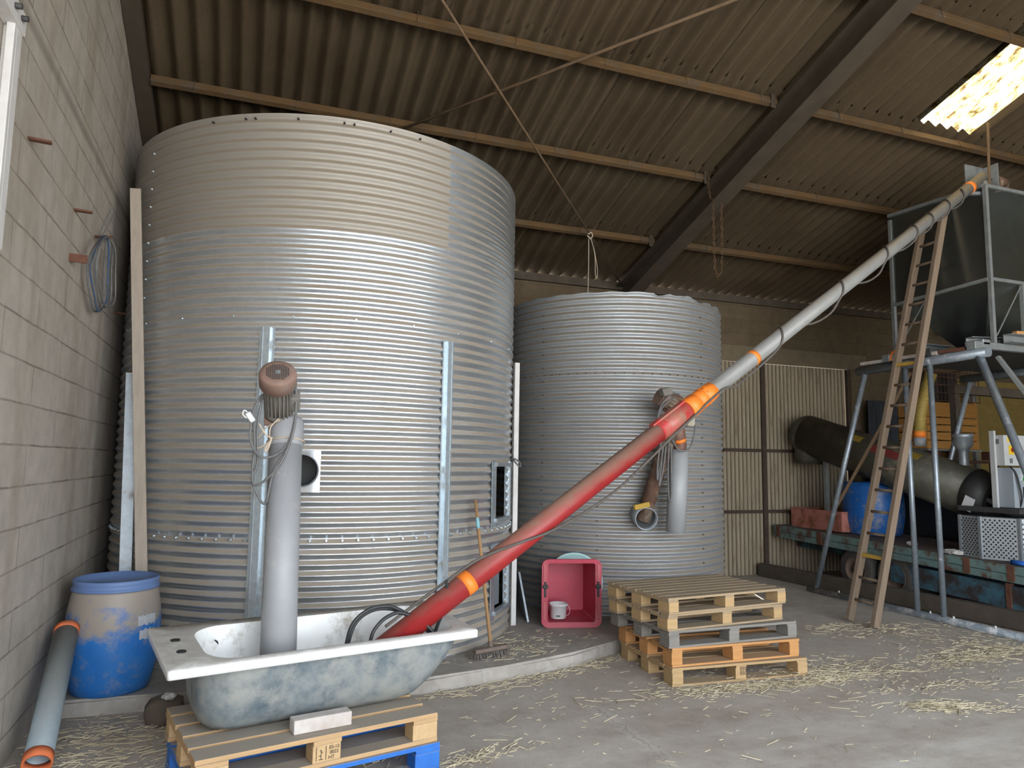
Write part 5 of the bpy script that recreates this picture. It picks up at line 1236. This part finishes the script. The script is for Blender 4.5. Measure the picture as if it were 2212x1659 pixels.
bm = NB(); box(bm, (7.40, 5.0085, 1.375), (0.07, 0.003, 0.075)); wl = obj('warning_label', bm, M['yellow'], lb)
bm = NB(); prism(bm, [(7.38, 5.0065, 1.355), (7.42, 5.0065, 1.355), (7.40, 5.0065, 1.395)], (0, -0.001, 0)); obj('warning_triangle', bm, M['black'], wl)
bm = NB(); box(bm, (7.42, 4.995, 1.265), (0.11, 0.03, 0.10), None, 0.004); obj('handle_plate', bm, M['white_plastic'], lb)
bm = NB(); box(bm, (7.352, 4.998, 1.27), (0.02, 0.022, 0.11), None, 0.004); obj('door_latch', bm, M['black'], lb)
bm = NB(); tube(bm, smooth_path([(7.22, 5.04, 1.53), (7.235, 4.995, 1.46), (7.26, 4.985, 1.34), (7.285, 4.985, 1.20), (7.30, 5.03, 1.10)]), 0.009, 8); obj('cable', bm, M['black'], t)
bm = NB(); box(bm, (7.40, 5.25, 1.085), (0.5, 0.65, 0.05)); obj('support_shelf', bm, M['steel_dark'], t)
bm = NB(); beam(bm, (7.62, 5.5, 1.06), (7.62, 5.5, bz(5.5)), 0.05, 0.05); beam(bm, (7.6, 4.98, 1.06), (7.6, 4.98, bz(5.)), 0.05, 0.05); obj('stand', bm, M['steel_dark'], t)
# perforated guard box
t = thing('perforated_guard', 'perforated zinc guard box standing on the trailer edge', 'guard', (7.3, 5.3, bz(5.3)))
gz0 = bz(5.3)+0.002; gh = 0.42
corner = [(7.15, 5.555), (7.10, 5.30), (7.22, 4.98), (7.60, 4.80)]
hole_m = M['black']
for k in range(3):
    a = V((*corner[k], 0)); b = V((*corner[k+1], 0)); d = (b-a).normalized(); n = V((d.y, -d.x, 0)); n = n if n.x < 0 else -n
    bm = NB(); beam(bm, a + V((0, 0, gz0+gh/2)), b + V((0, 0, gz0+gh/2)), 0.008, gh); pn = obj('side_panel', bm, M['perf'], t)
    bm = NB(); L_ = (b-a).length; nx_ = int(L_/0.042)
    for i in range(nx_):
        for j in range(16):
            u = 0.028 + i*0.042 + (0.021 if j % 2 else 0); z_ = gz0 + 0.03 + j*0.0242
            if u > L_-0.02: continue
            p = a + d*u + V((0, 0, z_)); cyl(bm, p + n*0.003, p + n*0.0052, 0.0095, None, 10)
    obj('perforations', bm, hole_m, pn)
bm = NB()
for p in corner[:3]: box(bm, (p[0], p[1], gz0+gh/2), (0.03, 0.03, gh+0.01))
obj('corner_strip', bm, M['zinc_dull'], t)
bm = NB(); prism(bm, [(*corner[0], gz0+gh), (*corner[1], gz0+gh), (*corner[2], gz0+gh), (*corner[3], gz0+gh), (7.8, 5.3, gz0+gh)], (0, 0, 0.008)); obj('cover_plate', bm, M['steel_dark'], t)
bm = NB(); box(bm, (7.205, 5.50, 1.13), (0.005, 0.115, 0.15), Matrix.Rotation(rad(25), 3, 'X')); solo('white_tag', bm, M['white_plastic'], 'white rectangular tag hanging above the perforated guard', 'tag')
bm = NB(); cyl(bm, (7.03, 4.95, bz(4.95)+0.03), (7.05, 4.80, bz(4.8)+0.03), 0.024, None, 16); lb_ = thing('blue_bottle', 'small blue and white bottle lying on the trailer edge', 'bottle', (7.03, 4.95, bz(4.95)))
obj('body', bm, M['blue_cap'], lb_)
bm = NB(); cyl(bm, (7.05, 4.80, bz(4.8)+0.03), (7.056, 4.74, bz(4.8)+0.03), 0.021, 0.016, 16); obj('neck', bm, M['white_plastic'], lb_)
for k, (x, y, lab) in enumerate(((7.08, 5.60, 'crumpled white rag on the trailer edge beside the perforated guard'), (7.2, 6.2, 'small white crumpled rag on the trailer deck between the middle trestle legs'))):
    bm = NB(); bmesh.ops.create_icosphere(bm, subdivisions=3, radius=1.0); s_ = (0.06, 0.11, 0.028) if k == 0 else (0.04, 0.06, 0.025)
    for v in bm.verts:
        f_ = 1 + 0.25*math.sin(v.co.x*7+v.co.y*5)*math.cos(v.co.y*8); v.co = V((v.co.x*s_[0]*f_, v.co.y*s_[1]*f_, v.co.z*s_[2]*f_))
    bmesh.ops.translate(bm, vec=V((x, y, bz(y)+s_[2]*0.85)), verts=bm.verts); solo('crumpled_rag', bm, M['rag'], lab, 'rag')
t = thing('shade_box', 'black shade box added on the trailer deck to darken the space under the conveyor', 'shade box', (8.4, 6.3, bz(6.3)))  # black box added to stand in for deep shade under the conveyor
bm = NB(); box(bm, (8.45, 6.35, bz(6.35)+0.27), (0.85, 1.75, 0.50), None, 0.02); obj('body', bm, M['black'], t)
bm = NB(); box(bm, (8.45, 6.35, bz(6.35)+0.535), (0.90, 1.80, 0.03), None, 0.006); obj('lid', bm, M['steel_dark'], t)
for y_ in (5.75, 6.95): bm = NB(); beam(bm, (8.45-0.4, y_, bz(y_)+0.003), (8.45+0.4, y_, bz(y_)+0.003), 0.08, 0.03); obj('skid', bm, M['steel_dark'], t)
# ribbed hose
t = thing('ribbed_hose', 'ochre ribbed hose with orange tape hanging under the trestle platform', 'hose', (7.6, 6.35, 1.87))
hpth = smooth_path([(7.62, 6.20, 2.62), (7.60, 6.24, 2.48), (7.60, 6.31, 2.30), (7.60, 6.36, 2.08), (7.60, 6.37, 1.93)], 10)
bm = NB(); tube(bm, hpth, 0.060, 24)
for i in range(0, len(hpth)):
    p = hpth[i]; d = (hpth[min(i+1, len(hpth)-1)] - hpth[max(i-1, 0)]).normalized(); cyl(bm, p - d*0.006, p + d*0.006, 0.067, None, 24)
obj('hose', bm, M['hose_gold'], t)
bm = NB(); cyl(bm, (7.60, 6.37, 1.94), (7.60, 6.375, 1.865), 0.070, None, 24); obj('tape_band', bm, M['orange_tape'], t)
bm = NB(); cyl(bm, (7.60, 6.375, 1.87), (7.60, 6.38, 1.76), 0.069, None, 24); obj('end_socket', bm, M['duct'], t)
# wooden box on pallet behind
t = thing('slatted_box', 'orange wooden slatted box standing beyond the trailer', 'box', (10.0, 7.8, 1.6))
bx0, bx1, by0, by1, bz0, bz1 = 9.28, 10.33, 7.66, 8.25, 1.775, 2.49
zz = [0.0, 0.13, 0.255, 0.36, 0.47, 0.70]
for i in range(5):
    z0_ = bz0 + zz[i] + 0.008; z1_ = bz0 + zz[i+1] - 0.008
    bm = NB(); box(bm, ((bx0+bx1)/2, by0, (z0_+z1_)/2), (bx1-bx0, 0.02, z1_-z0_), None, 0.003); obj('front_slat', bm, M['box_wood'], t)
    bm = NB(); box(bm, (bx0, (by0+by1)/2, (z0_+z1_)/2), (0.02, by1-by0, z1_-z0_), None, 0.003); obj('side_slat', bm, M['box_wood'], t)
for x, y in ((bx0+0.02, by0+0.03), (bx1-0.02, by0+0.03), (bx0+0.03, by1), (bx1-0.03, by1)):
    bm = NB(); box(bm, (x, y, (bz0+bz1)/2), (0.04, 0.05, bz1-bz0)); obj('corner_post', bm, M['box_wood'], t)
bm = NB(); box(bm, ((bx0+bx1)/2, (by0+by1)/2, bz0-0.01), (bx1-bx0+0.04, by1-by0+0.06, 0.025)); obj('base_sheet', bm, M['zinc_dull'], t)
t = thing('dark_stand', 'dark red timber stand under the orange slatted box', 'stand', (10.0, 7.8, 0))
bm = NB(); box(bm, (9.97, 7.95, 1.60), (1.4, 0.75, 0.035)); obj('top_board', bm, M['dark_red'], t)
for x in (9.4, 9.97, 10.5):
    for y in (7.65, 8.2): bm = NB(); box(bm, (x, y, 1.69), (0.13, 0.11, 0.13)); obj('block', bm, M['dark_red'], t)
for x in (9.35, 10.6):
    for y in (7.64, 8.24):
        bm = NB(); box(bm, (x, y, 0.79), (0.09, 0.09, 1.585)); obj('leg', bm, M['dark_red'], t)
t = thing('wire_basket', 'dark rusty wire basket standing on top of the orange slatted box', 'basket', (10.0, 7.9, bz1))
bm = NB()
for z_ in (2.50, 2.62, 2.74, 2.86, 2.93, 3.02):
    for a, b in (((9.6, 7.72), (10.48, 7.72)), ((10.48, 7.72), (10.48, 8.2)), ((9.6, 8.2), (10.48, 8.2)), ((9.6, 7.72), (9.6, 8.2))): cyl(bm, (a[0], a[1], z_), (b[0], b[1], z_), 0.006, None, 6)
for k in range(12):
    x = 9.6 + 0.88*k/11; cyl(bm, (x, 7.72, 2.49), (x, 7.72, 3.03), 0.005, None, 6); cyl(bm, (x, 8.2, 2.49), (x, 8.2, 3.03), 0.005, None, 6)
obj('wire_mesh', bm, M['rust'], t)
for k, x in enumerate((9.72, 10.12)):
    bm = NB(); box(bm, (x+0.06, 8.0, 2.73), (0.22, 0.18, 0.46), None, 0.02)
    solo('dark_canister', bm, M['steel_dark'], ['dark canister in the wire basket, next to the ladder side', 'dark canister in the wire basket, next to the yellow wall'][k], 'canister', None, 'canisters in the wire basket')
bm = NB()
box(bm, (9.35, 8.22, 1.80), (1.05, 0.04, 0.95)); 
t = thing('red_boarding', 'dark red boarding leaning on the back wall behind the ladder', 'boards', (9.3, 8.2, 1.3)); obj('boards', bm, M['dark_red'], t)
bm = NB()
for z_ in (1.5, 1.8, 2.1): box(bm, (9.35, 8.195, z_), (1.05, 0.02, 0.012))
obj('board_joints', bm, M['black'], t)
bm = NB(); box(bm, (9.35, 8.22, 0.66), (0.9, 0.05, 1.32)); obj('support_frame', bm, M['black'], t)
bm = NB(); A = []
for i in range(31):
    x = 8.56 + 0.62*i/30; y = 8.02 + 0.035*math.sin(i*0.9); A.append((bm.verts.new((x, y, 0.03)), bm.verts.new((x, y, 2.48)), bm.verts.new((x, y+0.006, 0.03)), bm.verts.new((x, y+0.006, 2.48))))
for a, b in zip(A, A[1:]):
    f = bm.faces.new((a[0], b[0], b[1], a[1])); f.smooth = True; f = bm.faces.new((a[2], b[2], b[3], a[3])); f.smooth = True
solo('plastic_sheet', bm, M['dark_sheet'], 'dark blue plastic sheet hanging at the pillar behind the trestle leg', 'sheet', (8.87, 8.02, 0.03))
# vertical steel post and dark leaning post at the yellow wall
bm = NB(); box(bm, (10.85, 8.1, 1.5), (0.09, 0.06, 3.0)); solo('steel_upright', bm, M['angle'], 'grey steel upright standing by the yellow wall beside the slatted box', 'post')
bm = NB(); beam(bm, (9.1, 5.4, 0.0), (9.0, 5.25, 2.3), 0.16, 0.12); solo('dark_timber_post', bm, M['beam_old'], 'dark timber post standing behind the control cabinets', 'post', (9.1, 5.4, 0))
bm = NB(); beam(bm, (8.2, 6.4, 2.48), (10.6, 6.3, 2.45), 0.10, 0.11); solo('dark_beam', bm, M['beam_old'], 'dark timber beam behind the trestle top rail', 'beam', None)
bm = NB(); beam(bm, (8.25, 6.40, 0.0), (8.25, 6.40, 2.42), 0.08, 0.08); solo('timber_prop', bm, M['beam_old'], 'dark timber prop standing under the dark beam', 'prop', (8.25, 6.4, 0))
bm = NB(); beam(bm, (10.4, 6.31, 0.0), (10.4, 6.31, 2.40), 0.08, 0.08); solo('timber_prop', bm, M['beam_old'], 'dark timber prop of the beam on the far side of the trailer', 'prop', (10.4, 6.31, 0))

# ------------------------------------------------------------------ hanging cords and chain
bm = NB()
kx = V((3.60, 7.24, 4.09))
tube(bm, smooth_path([kx + V((-.02, -.03, .03)), kx + V((.01, -.04, .05)), kx + V((.04, -.02, .02)), kx + V((.0, -.04, -.02)), kx + V((-.03, -.03, .01)), kx + V((.02, -.03, -.03))]), 0.008, 6)
tube(bm, smooth_path([kx + V((-.01, -.02, -.02)), kx + V((0.0, 0, -.30)), kx + V((.0, 0.02, -.75))]), 0.005, 6)
tube(bm, smooth_path([kx + V((.02, -.02, -.02)), kx + V((.08, 0, -.18)), kx + V((.115, 0, -.38)), kx + V((.10, 0, -.47)), kx + V((.085, 0, -.40)), kx + V((.08, 0, -.20)), kx + V((.03, -.01, -.02))]), 0.005, 6)
solo('tied_cord', bm, M['twine'], 'beige cord knotted on the thin brace rod, hanging over the smaller silo', 'cord', kx)
def link_ring(bm, c, ax, r=0.018, w=0.0045, el=1.5):
    a, b, d = frame_from(ax); pts = [V(c) + V((0, 0, 1))*r*el*math.cos(2*PI*k/12) + b*r*math.sin(2*PI*k/12) for k in range(12)] if False else None
    u = V((0, 0, 1)); s_ = V(ax)
    tube(bm, [V(c) + u*r*el*math.cos(2*PI*k/12) + s_*r*math.sin(2*PI*k/12) for k in range(12)], w, 6, True)
bm = NB()
pth = smooth_path([(4.555, 6.20, 4.30), (4.56, 6.20, 4.0), (4.565, 6.20, 3.70), (4.575, 6.20, 3.56), (4.61, 6.20, 3.49), (4.65, 6.20, 3.56), (4.66, 6.20, 3.70), (4.665, 6.20, 4.0), (4.67, 6.20, 4.30), (4.76, 6.20, 4.36), (4.765, 6.20, 4.60), (4.64, 6.20, 4.63), (4.515, 6.20, 4.60), (4.52, 6.20, 4.36)], 14, True)
acc = 0; last = V(pth[0]); k = 0
for p in pth[1:]:
    acc += (V(p)-last).length; last = V(p)
    if acc > 0.040: link_ring(bm, p, (1, 0, 0) if k % 2 else (0.3, 1, 0), 0.014, 0.0042); acc = 0; k += 1
solo('hanging_chain', bm, M['chain'], 'rusty chain looped around the dark rafter, hanging over the smaller silo', 'chain', (4.61, 6.2, 4.3))

# ------------------------------------------------------------------ straw
def straw(name, label, patches, seed, n_per, zf=0.0, spread=1.0):
    rr = random.Random(seed); bm = NB()
    for (cx, cy, rx, ry, ang, n) in patches:
        for i in range(n):
            g = rr.gauss(0, 0.5), rr.gauss(0, 0.5); a = rad(ang); u = g[0]*rx; v = g[1]*ry
            x = cx + u*math.cos(a) - v*math.sin(a); y = cy + u*math.sin(a) + v*math.cos(a)
            L = rr.choice((rr.uniform(0.02, 0.06), rr.uniform(0.04, 0.14), rr.uniform(0.01, 0.04), rr.uniform(0.01, 0.03))); th = rr.gauss(a + 0.1, 0.55) if rr.random() < .7 else rr.uniform(0, PI)
            w = rr.uniform(0.0012, 0.0024); z0_ = zf + 0.002 + (rr.random()**2)*0.022; dz = rr.uniform(-0.008, 0.010)
            d = V((math.cos(th), math.sin(th), 0)); p0 = V((x, y, z0_)) - d*L/2; p1 = V((x, y, z0_)) + d*L/2 + V((0, 0, dz))
            p0.z = max(p0.z, zf+0.0015); p1.z = max(p1.z, zf+0.0015)
            s_ = V((-d.y, d.x, 0))*w; up_ = V((0, 0, w*1.4))
            vs = [bm.verts.new(p) for p in (p0-s_, p0+s_, p0+up_, p1-s_, p1+s_, p1+up_)]
            bm.faces.new((vs[0], vs[1], vs[4], vs[3])); bm.faces.new((vs[1], vs[2], vs[5], vs[4])); bm.faces.new((vs[2], vs[0], vs[3], vs[5])); bm.faces.new((vs[0], vs[2], vs[1])); bm.faces.new((vs[3], vs[4], vs[5]))
    return solo(name, bm, M['straw'], label, 'straw', (patches[0][0], patches[0][1], zf), None, 'stuff')
straw('straw', 'straw along the foot of the block gable wall in front of the drum', [(-0.62, 4.55, 0.42, 0.28, -10, 260), (-0.6, 4.2, 0.45, 0.3, 0, 235), (-0.45, 3.9, 0.4, 0.25, 10, 74)], 1, 0)
straw('straw', 'straw around the foot of the stack of five pallets', [(3.35, 4.2, 1.1, 0.22, -4, 322), (4.25, 4.35, 0.5, 0.3, 0, 204), (3.3, 4.7, 0.6, 0.3, 0, 124), (3.0, 4.12, 0.5, 0.12, 0, 99)], 2, 0)
straw('straw', 'straw scattered on the open floor toward the trestle', [(4.9, 4.15, 1.0, 0.22, 5, 260), (5.7, 4.35, 1.0, 0.35, 5, 372), (4.6, 3.75, 0.9, 0.12, -3, 161), (4.25, 3.42, 0.4, 0.10, -20, 161), (6.0, 4.7, 0.8, 0.3, -30, 124), (5.7, 5.2, 0.9, 0.25, 0, 204), (5.3, 5.4, 0.4, 0.12, 0, 74), (4.22, 3.46, 0.22, 0.09, -15, 190), (5.55, 4.25, 0.5, 0.16, 5, 260), (6.0, 4.35, 0.3, 0.2, 0, 160)], 3, 0)
straw('straw', 'matted straw heaped against the front blocks of the pallet stack', [(3.15, 4.17, 0.35, 0.07, -3, 190), (4.02, 4.22, 0.30, 0.12, -10, 220), (3.75, 4.12, 0.4, 0.08, -5, 170)], 9, 0)
straw('straw', 'straw along the edge of the raised slab', [(1.9, 4.78, 1.0, 0.10, 12, 161), (2.6, 5.0, 0.6, 0.10, 25, 148), (1.35, 4.6, 0.5, 0.10, 0, 62)], 4, 0)
straw('straw', 'tuft of straw on the floor beside the blue pallet', [(1.18, 3.62, 0.30, 0.09, 14, 148), (0.55, 3.75, 0.5, 0.22, 13, 148)], 5, 0)
straw('straw', 'single stalks of straw strewn over the bare floor', [(2.6, 3.9, 2.6, 0.9, 0, 117), (3.4, 3.3, 2.6, 0.6, 0, 74), (4.9, 3.6, 2.6, 0.9, 0, 105), (1.7, 4.2, 1.2, 0.5, 0, 49)], 6, 0)
straw('grain_debris', 'fine chaff and grain swept along the slab by the broom', [(2.1, 5.35, 0.55, 0.35, 10, 161), (1.9, 5.1, 0.4, 0.2, 0, 74)], 8, 0, 0.09)

# ------------------------------------------------------------------ daylight
w = bpy.data.worlds.new('sky'); sc.world = w; w.use_nodes = True; nt = w.node_tree
bg = nt.nodes['Background']; tc = nt.nodes.new('ShaderNodeTexCoord'); s = nt.nodes.new('ShaderNodeSeparateXYZ'); nt.links.new(tc.outputs['Generated'], s.inputs[0])
r = ramp(nt, s.outputs['Z'], [(0.0, (0.93, 0.96, 1.0)), (0.5, (0.80, 0.90, 1.0)), (1.0, (0.68, 0.82, 1.0))])
nt.links.new(r.outputs['Color'], bg.inputs['Color']); bg.inputs['Strength'].default_value = 1.6

sun_d = bpy.data.lights.new('sun', 'SUN'); sun_d.energy = 9.0; sun_d.angle = rad(0.6); sun_d.color = (1.0, 0.95, 0.86)
sun = bpy.data.objects.new('sun', sun_d); link(sun); sun.rotation_euler = V((0.25, 0.62, 0.95)).to_track_quat('Z', 'Y').to_euler()
sc.view_settings.view_transform = 'Standard'; sc.view_settings.look = 'None'; sc.view_settings.gamma = 1.0
sc.view_settings.use_curve_mapping = False; sc.view_settings.exposure = 2.25
try:
    sc.cycles.max_bounces = 7; sc.cycles.diffuse_bounces = 4; sc.cycles.glossy_bounces = 4; sc.cycles.use_adaptive_sampling = True; sc.cycles.adaptive_threshold = 0.03; sc.cycles.use_denoising = True
    sc.cycles.caustics_reflective = False; sc.cycles.caustics_refractive = False
except Exception: pass
for o in COL.objects:
    if '_b' in o: del o['_b']
